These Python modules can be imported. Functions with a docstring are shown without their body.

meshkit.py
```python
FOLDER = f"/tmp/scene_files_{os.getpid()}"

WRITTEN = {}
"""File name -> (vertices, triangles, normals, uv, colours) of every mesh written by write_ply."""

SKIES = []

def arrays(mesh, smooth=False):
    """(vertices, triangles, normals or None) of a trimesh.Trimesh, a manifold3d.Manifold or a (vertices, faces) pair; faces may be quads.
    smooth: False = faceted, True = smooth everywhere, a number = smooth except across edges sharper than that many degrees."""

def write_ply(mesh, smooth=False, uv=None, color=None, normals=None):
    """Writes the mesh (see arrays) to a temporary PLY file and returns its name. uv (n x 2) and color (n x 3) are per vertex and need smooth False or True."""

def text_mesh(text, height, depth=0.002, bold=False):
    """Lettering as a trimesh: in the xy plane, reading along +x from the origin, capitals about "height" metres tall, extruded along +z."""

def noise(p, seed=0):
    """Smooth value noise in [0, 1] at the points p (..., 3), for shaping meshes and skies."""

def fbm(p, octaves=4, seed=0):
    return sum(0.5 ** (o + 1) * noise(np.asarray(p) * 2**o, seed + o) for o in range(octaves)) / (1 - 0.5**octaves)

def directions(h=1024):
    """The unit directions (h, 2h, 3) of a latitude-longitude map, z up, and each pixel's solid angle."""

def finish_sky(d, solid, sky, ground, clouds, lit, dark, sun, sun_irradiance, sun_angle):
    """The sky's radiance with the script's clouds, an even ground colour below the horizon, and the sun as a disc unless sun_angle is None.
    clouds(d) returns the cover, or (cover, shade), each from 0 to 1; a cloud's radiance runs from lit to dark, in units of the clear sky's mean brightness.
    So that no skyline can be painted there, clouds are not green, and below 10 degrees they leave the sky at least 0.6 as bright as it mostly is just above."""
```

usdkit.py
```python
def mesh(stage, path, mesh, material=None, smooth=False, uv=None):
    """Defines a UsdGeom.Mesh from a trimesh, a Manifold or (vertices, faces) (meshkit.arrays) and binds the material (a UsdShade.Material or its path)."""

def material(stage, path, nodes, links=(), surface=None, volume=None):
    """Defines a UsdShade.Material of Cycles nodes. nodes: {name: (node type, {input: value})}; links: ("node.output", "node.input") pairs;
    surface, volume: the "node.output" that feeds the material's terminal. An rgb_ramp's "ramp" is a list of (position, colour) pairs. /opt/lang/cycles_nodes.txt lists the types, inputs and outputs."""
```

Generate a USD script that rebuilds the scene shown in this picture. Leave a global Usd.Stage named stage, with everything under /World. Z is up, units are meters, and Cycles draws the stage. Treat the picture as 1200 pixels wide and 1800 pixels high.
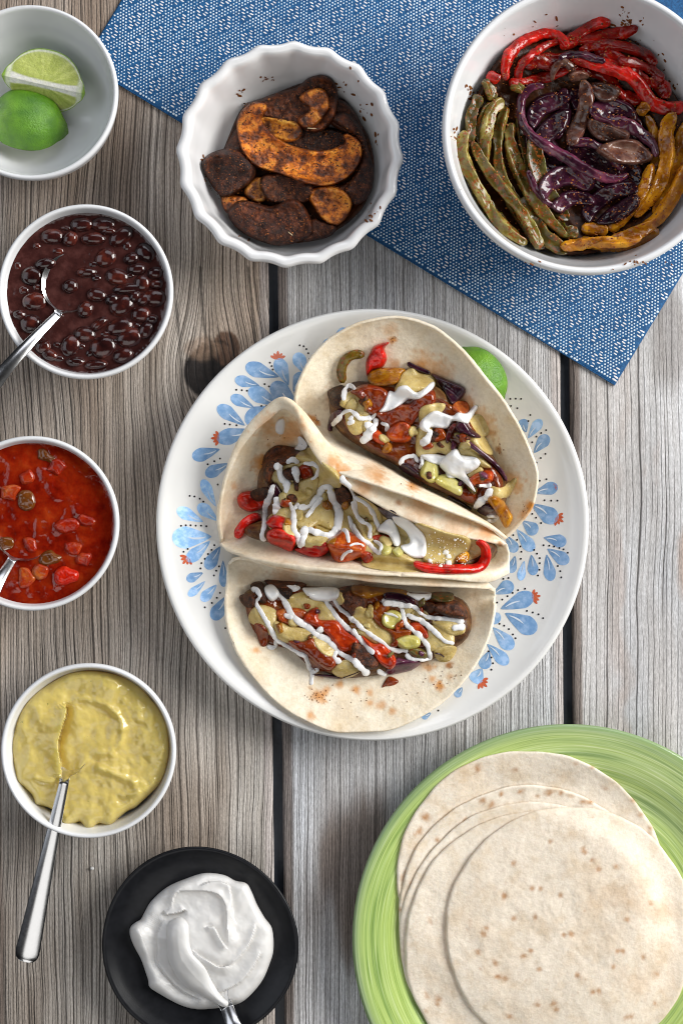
import math, random
import numpy as np
import usdkit, meshkit
from scipy import ndimage
from scipy.interpolate import make_interp_spline, PchipInterpolator
from shapely.geometry import Polygon
import shapely
from pxr import Usd, UsdGeom, UsdLux, UsdShade, Gf, Sdf, Vt

random.seed(7)
RNG = np.random.default_rng(7)
stage = Usd.Stage.CreateInMemory()
UsdGeom.SetStageUpAxis(stage, 'Z')
UsdGeom.SetStageMetersPerUnit(stage, 1.0)
UsdGeom.Xform.Define(stage, '/World')
UsdGeom.Scope.Define(stage, '/World/Looks')

# ------------------------------------------------------------------ camera
S = 2740.0          # photograph pixels per metre on the table top
HC = 0.95           # camera height above the table top
cam = UsdGeom.Camera.Define(stage, '/World/camera')
cam.AddTranslateOp().Set(Gf.Vec3d(0, 0, HC))
cam.CreateHorizontalApertureAttr(24.0)
cam.CreateVerticalApertureAttr(36.0)
cam.CreateFocalLengthAttr(24.0 * HC / (1200 / S))
cam.CreateFStopAttr(13.0)
cam.CreateFocusDistanceAttr(HC - 0.035)
cam.CreateExposureAttr(0.30)
cam.CreateClippingRangeAttr(Gf.Vec2f(0.01, 50))

# ------------------------------------------------------------------ light: a big soft window on the right, dim fill lamps added for ambience on the other sides
def rect_light(name, pos, target, w, h, intensity, color):
    L = UsdLux.RectLight.Define(stage, '/World/' + name)
    pos, target = np.array(pos, float), np.array(target, float)
    z = pos - target; z /= np.linalg.norm(z)
    x = np.cross([0, 0, 1.0], z); x /= np.linalg.norm(x)
    y = np.cross(z, x)
    M = Gf.Matrix4d(*x, 0, *y, 0, *z, 0, *pos, 1)
    L.AddTransformOp().Set(M)
    L.CreateWidthAttr(w); L.CreateHeightAttr(h)
    L.CreateIntensityAttr(intensity); L.CreateColorAttr(Gf.Vec3f(*color))
    return L

rect_light('window_light', (2.25, 0.75, 1.30), (0.0, 0.05, 0.0), 1.7, 1.35, 13.4, (1.0, 0.985, 0.955))
rect_light('added_fill_left', (-1.9, 0.3, 1.5), (0, 0, 0), 1.8, 1.6, 1.20, (0.86, 0.91, 1.0))  # unseen fill lamp, added to lift the left side
rect_light('added_fill_top', (0.4, 2.1, 1.7), (0, 0, 0), 2.2, 1.4, 1.75, (0.90, 0.92, 1.0))  # unseen fill lamp, added beyond the top edge
rect_light('added_handle_fill', (-0.30, -1.55, 2.1), (-0.1, -0.3, 0), 2.4, 1.4, 1.2, (1.0, 0.985, 0.96))  # added lamp, placed so a spoon handle reflects it; also fills

# ------------------------------------------------------------------ helpers
def lin(h):
    h = h.lstrip('#')
    c = np.array([int(h[i:i + 2], 16) for i in (0, 2, 4)]) / 255.0
    return np.where(c <= 0.04045, c / 12.92, ((c + 0.055) / 1.055) ** 2.4)

def W(px, py, z=0.0):
    """the point at height z on the line of sight of a photograph pixel"""
    px, py, z = np.broadcast_arrays(np.asarray(px, float), np.asarray(py, float), np.asarray(z, float))
    k = (HC - z) / HC / S
    return np.stack([(px - 600) * k, (900 - py) * k, z], -1)

def PX(p):
    k = HC / (HC - p[..., 2]) * S
    return p[..., 0] * k + 600, 900 - p[..., 1] * k

def crop(pts, ox, oy, sc):
    return [(x / sc + ox, y / sc + oy) for x, y in pts]

_used = {}
def numbered(parent, name):
    k = (parent, name)
    n = _used.get(k, 0); _used[k] = n + 1
    return f'{parent}/{name}' if n == 0 else f'{parent}/{name}_{n:03d}'

_base = {}
def tagprim(p, label=None, cat=None, group=None, kind=None):
    for k, v in (('label', label), ('category', cat), ('group', group), ('kind', kind)):
        if v: p.SetCustomDataByKey(k, v)

def thing(name, label, cat, base, group=None, kind=None):
    path = numbered('/World', name)
    x = UsdGeom.Xform.Define(stage, path)
    x.AddTranslateOp().Set(Gf.Vec3d(*map(float, base)))
    _base[path] = np.array(base, float)
    tagprim(x.GetPrim(), label, cat, group, kind)
    return path

def put(parent, name, vf, mat, smooth=True, tint=None, attrs=None, label=None, kind=None):
    """a part: one Mesh under a thing or part (world coordinates in)"""
    path = numbered(parent, name)
    b = _base[parent]
    v, f = np.asarray(vf[0], float), np.asarray(vf[1], int)
    m = usdkit.mesh(stage, path, (v - b, f), mat, smooth=smooth)
    api = UsdGeom.PrimvarsAPI(m)
    if tint is not None:
        api.CreatePrimvar('tint', Sdf.ValueTypeNames.Color3fArray, 'vertex').Set(Vt.Vec3fArray.FromNumpy(np.asarray(tint, np.float32)))
    for k, a in (attrs or {}).items():
        api.CreatePrimvar(k, Sdf.ValueTypeNames.Float3Array, 'vertex').Set(Vt.Vec3fArray.FromNumpy(np.asarray(a, np.float32)))
    _base[path] = b
    tagprim(m.GetPrim(), label, None, None, kind)
    return path

def solo(name, vf, mat, label, cat, group=None, kind=None, smooth=True, tint=None, attrs=None):
    """a thing that is one mesh"""
    v = np.asarray(vf[0], float)
    b = np.array([v[:, 0].mean(), v[:, 1].mean(), v[:, 2].min()])
    path = numbered('/World', name)
    m = usdkit.mesh(stage, path, (v - b, np.asarray(vf[1], int)), mat, smooth=smooth)
    m.AddTranslateOp().Set(Gf.Vec3d(*map(float, b)))
    api = UsdGeom.PrimvarsAPI(m)
    if tint is not None:
        api.CreatePrimvar('tint', Sdf.ValueTypeNames.Color3fArray, 'vertex').Set(Vt.Vec3fArray.FromNumpy(np.asarray(tint, np.float32)))
    tagprim(m.GetPrim(), label, cat, group, kind)
    return path

def copy_of(src, name, label, cat, base, group=None, rotz=0.0):
    path = numbered('/World', name)
    x = UsdGeom.Xform.Define(stage, path)
    x.GetPrim().GetReferences().AddInternalReference(src)
    x.ClearXformOpOrder()
    x.AddTranslateOp(opSuffix='here').Set(Gf.Vec3d(*map(float, base)))
    x.AddRotateZOp(opSuffix='turn').Set(rotz)
    x.GetPrim().SetInstanceable(True)
    tagprim(x.GetPrim(), label, cat, group)
    return path

def spl(pts, n, k=3):
    p = np.asarray(pts, float)
    d = np.r_[0, np.cumsum(np.linalg.norm(np.diff(p[:, :2], axis=0), axis=1))]
    d = d + np.arange(len(d)) * 1e-9
    kk = min(k, len(p) - 1)
    if kk < 2: return np.stack([np.interp(np.linspace(0, d[-1], n), d, p[:, c]) for c in range(p.shape[1])], 1)
    return make_interp_spline(d, p, k=kk)(np.linspace(0, d[-1], n)) if len(p) < 4 else PchipInterpolator(d, p)(np.linspace(0, d[-1], n))

def gridfaces(n, m, wrap=False):
    """quads of an n x m grid of vertices (wrap: the m direction closes)"""
    i, j = np.meshgrid(np.arange(n - 1), np.arange(m if wrap else m - 1), indexing='ij')
    j2 = (j + 1) % m
    q = np.stack([i * m + j, (i + 1) * m + j, (i + 1) * m + j2, i * m + j2], -1).reshape(-1, 4)
    return np.vstack([q[:, [0, 1, 2]], q[:, [0, 2, 3]]])

def join(*ms):
    vs, fs, n = [], [], 0
    for v, f in ms:
        vs.append(np.asarray(v)); fs.append(np.asarray(f) + n); n += len(v)
    return np.vstack(vs), np.vstack(fs)

def lathe(profile, center, n=144, ns=90, rmod=None, spline=True):
    """turned about the vertical axis; profile (r, z) from the inside centre over the rim to the outside centre"""
    p = np.asarray(profile, float)
    if spline: p = spl(p, ns)
    th = np.linspace(0, 2 * np.pi, n, endpoint=False)
    R = np.maximum(p[:, 0], 1e-6)[:, None] * np.ones(n)[None]
    if rmod is not None: R = rmod(R, p[:, 1][:, None], th[None])
    v = np.stack([center[0] + R * np.cos(th), center[1] + R * np.sin(th), center[2] + p[:, 1][:, None] + 0 * R], -1).reshape(-1, 3)
    return v, gridfaces(len(p), n, True)

# running height map of everything laid down so far, in photograph pixels (a layout aid: pieces are dropped onto what is below)
CELL, X0, Y0, NX, NY = 2.0, -120, -140, 720, 1040
HM = np.zeros((NY, NX))
def hm_add(vf, mul=5.0):
    v, f = np.asarray(vf[0], float), np.asarray(vf[1], int)
    a, b, c = v[f[:, 0]], v[f[:, 1]], v[f[:, 2]]
    ar = 0.5 * np.abs(np.cross((b - a)[:, :2], (c - a)[:, :2])) * S * S / CELL ** 2
    n = np.clip(np.ceil(ar * mul), 1, 400).astype(int)
    i = np.repeat(np.arange(len(f)), n)
    r = np.random.default_rng(1).random((len(i), 2)); s = np.sqrt(r[:, :1])
    p = a[i] * (1 - s) + b[i] * s * (1 - r[:, 1:]) + c[i] * s * r[:, 1:]
    p = np.vstack([p, v])
    x, y = PX(p)
    ix, iy = ((x - X0) / CELL).astype(int), ((y - Y0) / CELL).astype(int)
    ok = (ix >= 0) & (ix < NX) & (iy >= 0) & (iy < NY)
    np.maximum.at(HM, (iy[ok], ix[ok]), p[ok, 2])

def hm_at(px, py, sigma=0.0):
    px, py = np.asarray(px, float), np.asarray(py, float)
    x, y = (px - X0) / CELL - 0.5, (py - Y0) / CELL - 0.5
    if sigma <= 0: return ndimage.map_coordinates(HM, [y, x], order=1, mode='nearest')
    m = int(4 * sigma / CELL) + 3
    x0, x1 = int(max(x.min() - m, 0)), int(min(x.max() + m + 2, NX)); y0, y1 = int(max(y.min() - m, 0)), int(min(y.max() + m + 2, NY))
    if x1 <= x0 + 1 or y1 <= y0 + 1: return ndimage.map_coordinates(HM, [y, x], order=1, mode='nearest')
    sub = ndimage.gaussian_filter(HM[y0:y1, x0:x1], sigma / CELL, mode='nearest')
    return ndimage.map_coordinates(sub, [y - y0, x - x0], order=1, mode='nearest')

def nz(p, scale, seed=0, octv=3):
    return meshkit.fbm(np.asarray(p) * scale, octv, seed) - 0.5

def smooth_poly(pts, it=2):
    """closed smooth outline through the points"""
    p = np.asarray(pts, float)
    n = len(p); a, b, c, d = np.roll(p, 1, 0), p, np.roll(p, -1, 0), np.roll(p, -2, 0)
    out = []
    for t in np.linspace(0, 1, 2 ** it, endpoint=False):
        out.append(0.5 * (2 * b + (c - a) * t + (2 * a - 5 * b + 4 * c - d) * t * t + (3 * b - a - 3 * c + d) * t ** 3))
    return np.stack(out, 1).reshape(-1, 2)

def field(poly, step):
    """grid over a polygon (pixels) with its inside distance; border vertices pulled onto the outline -> px, py, dist, faces"""
    P = Polygon(poly).buffer(0)
    x0, y0, x1, y1 = P.bounds
    xs, ys = np.arange(x0 - 2 * step, x1 + 2.01 * step, step), np.arange(y0 - 2 * step, y1 + 2.01 * step, step)
    gx, gy = np.meshgrid(xs, ys)
    pts = shapely.points(gx.ravel(), gy.ravel())
    d = shapely.distance(P.boundary, pts)
    inside = shapely.contains(P, pts)
    sd = np.where(inside, d, -d).reshape(gx.shape)
    gyd, gxd = np.gradient(sd, step)
    out = (sd < 0)
    nrm = np.hypot(gxd, gyd) + 1e-9
    px = np.where(out, gx - sd * gxd / nrm, gx); py = np.where(out, gy - sd * gyd / nrm, gy)
    n, m = gx.shape
    q = gridfaces(n, m)
    use = (sd.ravel()[q] > 0).any(1)
    f = q[use]
    idx = np.unique(f)
    re = -np.ones(n * m, int); re[idx] = np.arange(len(idx))
    return px.ravel()[idx], py.ravel()[idx], np.maximum(sd.ravel()[idx], 0), re[f]

def patch(poly, thick, edge=None, rough=0.0, rs=300, step=None, sigma=5.0, lift=0.0, seed=0, it=2, sink=0.0006, add=None, dome=0.0, wob=0.0, grow=0.0, fine=0.0):
    """a pool, slice or lump lying on what is below: outline in pixels, thickness in metres"""
    poly = smooth_poly(poly, it)
    if grow: poly = np.array(max(getattr(Polygon(poly).buffer(grow), 'geoms', [Polygon(poly).buffer(grow)]), key=lambda g: g.area).exterior.coords)[:-1]
    if wob:
        q = W(poly[:, 0], poly[:, 1], 0)
        poly = poly + wob * np.stack([nz(q, 500, seed + 5), nz(q, 500, seed + 9)], 1) * 2
    step = step or 2.0
    px, py, d, f = field(poly, step)
    e = edge or max(2.0, thick * S * 0.9)
    t = np.clip(d / e, 0, 1)
    h = np.sqrt(np.maximum(1 - (1 - t) ** 2, 0))
    base = hm_at(px, py, sigma)
    flat = W(px, py, 0)
    z = base - sink + lift + (thick + sink) * h
    if dome: z = z + dome * np.clip(d / (d.max() + 1e-6), 0, 1) ** 0.7
    if rough: z = z + rough * nz(flat, rs, seed) * 2 * np.clip(t * 1.3, 0, 1)
    if fine: z = z + fine * nz(flat, 650, seed + 7, 4) * 2 * np.clip(t * 2, 0, 1)
    if add is not None: z = z + add(px, py, d) * np.clip(t, 0, 1)
    v = W(px, py, z)
    f = f[:, ::-1]
    n = np.cross(v[f[:, 1]] - v[f[:, 0]], v[f[:, 2]] - v[f[:, 0]])
    if n[:, 2].sum() < 0: f = f[:, ::-1]
    return v, f

STRIP_SEC = [None]
def strip(path, w, h, roll=0.0, n=None, lift=0.0, rough=0.0003, seed=0, taper=(0.13, 0.13), sq=3.8, ns=18, sink=0.3, sigma=3.0, bend=0.0, wvar=0.12):
    """a sliced piece (pepper, onion): swept rounded section; path in pixels, w and h in metres; roll in degrees (number or list)"""
    p = np.asarray(path, float)
    L = np.linalg.norm(np.diff(p, axis=0), axis=1).sum()
    n = n or int(np.clip(L / 3.0, 10, 90))
    c = make_interp_spline(np.r_[0, np.cumsum(np.linalg.norm(np.diff(p, axis=0), axis=1))], p, k=min(3 if len(p) > 3 else 2, len(p) - 1))(np.linspace(0, L, n)) if len(p) > 2 else spl(p, n)
    t = np.gradient(c, axis=0); t /= np.linalg.norm(t, axis=1, keepdims=True) + 1e-9
    nn = np.stack([t[:, 1], -t[:, 0]], 1)
    wp = w * S
    zz = np.stack([hm_at(c[:, 0] + k * wp * nn[:, 0], c[:, 1] + k * wp * nn[:, 1], sigma) for k in (-0.3, 0, 0.3)])
    z = ndimage.gaussian_filter1d(0.5 * zz.max(0) + 0.5 * zz.mean(0), max(2, n / 14), mode='nearest') + lift + h / 2 - sink * h
    u = np.linspace(0, 1, n)
    cen = W(c[:, 0], c[:, 1], z)
    T = np.gradient(cen, axis=0); T /= np.linalg.norm(T, axis=1, keepdims=True)
    B = np.cross(np.array([0, 0, 1.0]), T); B /= np.linalg.norm(B, axis=1, keepdims=True)
    N = np.cross(T, B)
    r = np.radians(np.interp(u, np.linspace(0, 1, len(np.atleast_1d(roll))), np.atleast_1d(roll)))[:, None]
    A1, A2 = B * np.cos(r) + N * np.sin(r), -B * np.sin(r) + N * np.cos(r)
    if sq > 4:      # slab with tightly rounded corners
        rx, ry = min(0.9, 0.55 * h / w), 0.55
        q = np.linspace(0, np.pi / 2, 5); arc = np.stack([1 - rx + rx * np.cos(q), 1 - ry + ry * np.sin(q)], 1)
        top = np.stack([np.linspace(1 - rx, -1 + rx, 8)[1:-1], np.ones(6)], 1); half = np.vstack([arc, top, (arc * [-1, 1])[::-1]])
        sec_ = np.vstack([half, -half]); sx, sy = sec_[:, 0], sec_[:, 1]; ns = len(sx)
    else:
        a = np.linspace(0, 2 * np.pi, ns, endpoint=False)
        ca, sa = np.cos(a), np.sin(a)
        sx, sy = np.sign(ca) * np.abs(ca) ** (2 / sq), np.sign(sa) * np.abs(sa) ** (2 / sq)
    t0, t1 = taper
    e = np.clip(np.minimum(u / max(t0, 1e-3) if t0 else 9, (1 - u) / max(t1, 1e-3) if t1 else 9), 0, 1)
    e = np.sqrt(np.maximum(1 - (1 - e) ** 2, 0)) * 0.98 + 0.02
    wv = 1 + wvar * 2 * nz(np.stack([u * 4, 0 * u + seed * 1.7, 0 * u], 1), 1.0, seed)
    ex = np.minimum(u, 1 - u) * L / (w * S)      # rounded cut ends
    cap = np.sqrt(np.clip(1 - (1 - np.clip(ex / 0.3, 0, 1)) ** 2, 0.0, 1)) * 0.97 + 0.03
    ww, hh = w / 2 * wv * (0.25 + 0.75 * e) * cap, h / 2 * (0.55 + 0.45 * e) * cap
    off = sx[None] * ww[:, None]
    v = cen[:, None] + A1[:, None] * off[..., None] + A2[:, None] * (sy[None] * hh[:, None] + bend * (off / (w / 2)) ** 2)[..., None]
    v = v.reshape(-1, 3)
    f = gridfaces(n, ns, True)[:, ::-1]
    v = np.vstack([v, cen[:1], cen[-1:]])
    i = np.arange(ns); j = (i + 1) % ns
    f = np.vstack([f, np.stack([np.full(ns, n * ns), i, j], 1), np.stack([np.full(ns, n * ns + 1), (n - 1) * ns + j, (n - 1) * ns + i], 1)])
    sec = np.r_[np.tile(np.abs(sx) ** 3, n), 0.5, 0.5]; STRIP_SEC[0] = sec
    d = v - np.vstack([np.repeat(cen, ns, 0), cen[:1], cen[-1:]]); d /= np.linalg.norm(d, axis=1, keepdims=True) + 1e-9
    v = v + d * (rough * 2 * nz(v, 260, seed))[:, None] + d * (rough * 0.8 * nz(v, 900, seed + 3))[:, None]
    vol = np.einsum('ij,ij->i', v[f[:, 0]], np.cross(v[f[:, 1]], v[f[:, 2]])).sum()
    if vol < 0: f = f[:, ::-1]
    return v, f

def tube(path, wpx, flat=0.46, seed=0, lift=0.0, var=0.36, sigma=2.0):
    """a squeezed line of cream: path in pixels, width in pixels (number or list along the path)"""
    w = np.atleast_1d(wpx) * 0.90 / S
    p = np.asarray(path, float)
    L = np.linalg.norm(np.diff(p, axis=0), axis=1).sum()
    n = int(np.clip(L / 1.6, 8, 160))
    c = spl(p, n); u = np.linspace(0, 1, n)
    q3 = np.stack([c[:, 0], c[:, 1], 0 * u], 1)
    c = c + 1.6 * np.stack([nz(q3, 0.11, seed), nz(q3, 0.11, seed + 4)], 1) * 2
    r = np.interp(u, np.linspace(0, 1, len(w)), w) / 2 * (1 + var * 2 * nz(q3, 0.12, seed + 1, 2) + 0.08 * 2 * nz(q3, 0.3, seed + 2, 2))
    e = np.minimum(u, 1 - u) * L / S / (r + 1e-9)
    r = r * np.sqrt(np.clip(1 - (1 - np.clip(e / 0.9, 0, 1)) ** 2, 0.01, 1))
    z = ndimage.gaussian_filter1d(hm_at(c[:, 0], c[:, 1], sigma), 1.6, mode='nearest') + r * flat * 0.55 + lift
    cen = W(c[:, 0], c[:, 1], z)
    T = np.gradient(cen, axis=0); T /= np.linalg.norm(T, axis=1, keepdims=True) + 1e-12
    B = np.cross(np.array([0, 0, 1.0]), T); B /= np.linalg.norm(B, axis=1, keepdims=True) + 1e-12
    N = np.cross(T, B)
    ns = 12; a = np.linspace(0, 2 * np.pi, ns, endpoint=False)
    v = cen[:, None] + B[:, None] * (np.cos(a)[None, :] * r[:, None])[..., None] + N[:, None] * (np.sin(a)[None, :] * r[:, None] * flat)[..., None]
    v = v.reshape(-1, 3)
    f = gridfaces(n, ns, True)[:, ::-1]
    v = np.vstack([v, cen[:1], cen[-1:]])
    i = np.arange(ns); j = (i + 1) % ns
    f = np.vstack([f, np.stack([np.full(ns, n * ns), i, j], 1), np.stack([np.full(ns, n * ns + 1), (n - 1) * ns + j, (n - 1) * ns + i], 1)])
    vol = np.einsum('ij,ij->i', v[f[:, 0]], np.cross(v[f[:, 1]], v[f[:, 2]])).sum()
    if vol < 0: f = f[:, ::-1]
    return v, f

def lump(center, rad, seed=0, rough=0.18, rotz=0.0, tilt=0.0, sub=3, power=2.0):
    """an uneven rounded lump"""
    import trimesh
    s = trimesh.creation.icosphere(sub)
    d = np.array(s.vertices)
    d = np.sign(d) * np.abs(d) ** (2 / power)
    d = d * (1 + rough * 2 * nz(np.array(s.vertices) * 1.5 + seed * 3.1, 1.0, seed, 2))[:, None]
    v = d * np.asarray(rad)
    ct, st = math.cos(tilt), math.sin(tilt)
    v = v @ np.array([[ct, 0, -st], [0, 1, 0], [st, 0, ct]])
    c, s_ = math.cos(rotz), math.sin(rotz)
    v = v @ np.array([[c, s_, 0], [-s_, c, 0], [0, 0, 1]])
    return v + np.asarray(center), np.array(s.faces)

# ------------------------------------------------------------------ materials
def M(name, nodes, links, surface='p.BSDF'):
    return usdkit.material(stage, '/World/Looks/' + name, nodes, links, surface=surface)

def food(name, cols, scale=200, rough=0.3, spec=0.5, bump=0.0, bscale=900, sss=0.0, sssr=(1, 0.4, 0.2), ssss=0.002, coat=0.0, detail=4, speck=None, sscale=700, spos=(0.60, 0.66), rvar=0.0, tint=False, stretch=None, contrast=(0.3, 0.7), croughness=0.08):
    """general organic material: colour ramp over noise, optional seasoning specks, bump"""
    k = len(cols)
    ramp = [(contrast[0] + (contrast[1] - contrast[0]) * i / max(k - 1, 1), tuple(np.asarray(c, float))) for i, c in enumerate(cols)]
    N = {'g': ('geometry', {}), 'n': ('noise_texture', {'scale': scale, 'detail': detail, 'roughness': 0.6}), 'r': ('rgb_ramp', {'ramp': ramp if k > 1 else [(0, ramp[0][1]), (1, ramp[0][1])]}),
         'p': ('principled_bsdf', {'roughness': rough, 'specular_ior_level': spec, 'subsurface_weight': sss, 'subsurface_radius': sssr, 'subsurface_scale': ssss, 'coat_weight': coat, 'coat_roughness': croughness})}
    src = 'g.position'
    L = []
    if stretch:
        N['m'] = ('mapping', {'scale': stretch}); L.append(('g.position', 'm.vector')); src = 'm.vector'
    L += [(src, 'n.vector'), ('n.fac', 'r.fac')]
    col = 'r.color'
    if tint:
        N['ta'] = ('attribute', {'attribute': 'tint'}); N['tm'] = ('mix', {'mix_type': 'multiply', 'fac': 1.0})
        L += [(col, 'tm.color1'), ('ta.color', 'tm.color2')]; col = 'tm.color'
    if speck is not None:
        N['sn'] = ('noise_texture', {'scale': sscale, 'detail': 3, 'roughness': 0.65}); N['sr'] = ('rgb_ramp', {'ramp': [(spos[0], (0, 0, 0)), (spos[1], (1, 1, 1))]})
        N['sm'] = ('mix', {'mix_type': 'mix', 'color2': tuple(np.asarray(speck, float))})
        L += [('g.position', 'sn.vector'), ('sn.fac', 'sr.fac'), ('sr.color', 'sm.fac'), (col, 'sm.color1')]; col = 'sm.color'
    L.append((col, 'p.base_color'))
    if rvar:
        N['rr'] = ('rgb_ramp', {'ramp': [(0.35, (max(rough - rvar, 0.03),) * 3), (0.65, (min(rough + rvar, 1),) * 3)]}); N['rn'] = ('noise_texture', {'scale': scale * 2.3, 'detail': 3})
        L += [('g.position', 'rn.vector'), ('rn.fac', 'rr.fac'), ('rr.color', 'p.roughness')]
    if bump:
        N['bn'] = ('noise_texture', {'scale': bscale, 'detail': 4, 'roughness': 0.6}); N['b'] = ('bump', {'strength': 1.0, 'distance': bump})
        L += [('g.position', 'bn.vector'), ('bn.fac', 'b.height'), ('b.normal', 'p.normal')]
        if coat: L.append(('b.normal', 'p.coat_normal'))
    return M(name, N, L)

C = lambda *a: np.array(a, float)
MAT = {}
MAT['porcelain'] = food('porcelain', [C(.74, .75, .77), C(.78, .79, .80)], scale=40, rough=0.16, spec=0.5, coat=0.3)
MAT['ramekin'] = food('ramekin_glaze', [C(.76, .76, .77), C(.80, .80, .80)], scale=30, rough=0.12, spec=0.5, coat=0.5)
MAT['plate'] = food('plate_glaze', [C(.76, .76, .75), C(.80, .80, .78)], scale=25, rough=0.13, spec=0.5, coat=0.5, bump=0.00004, bscale=120)
MAT['black'] = food('black_glaze', [C(.006, .0065, .008), C(.011, .0115, .014)], scale=200, rough=0.33, spec=0.22, bump=0.00004, bscale=1500)
MAT['steel'] = M('steel', {'p': ('principled_bsdf', {'base_color': (.66, .66, .665), 'metallic': 1.0, 'roughness': 0.2}), 'g': ('geometry', {}), 'n': ('noise_texture', {'scale': 350, 'detail': 4}), 'r': ('rgb_ramp', {'ramp': [(0.3, (.225, .225, .225)), (0.7, (.245, .245, .245))]})},
                 [('g.position', 'n.vector'), ('n.fac', 'r.fac'), ('r.color', 'p.roughness')])

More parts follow.
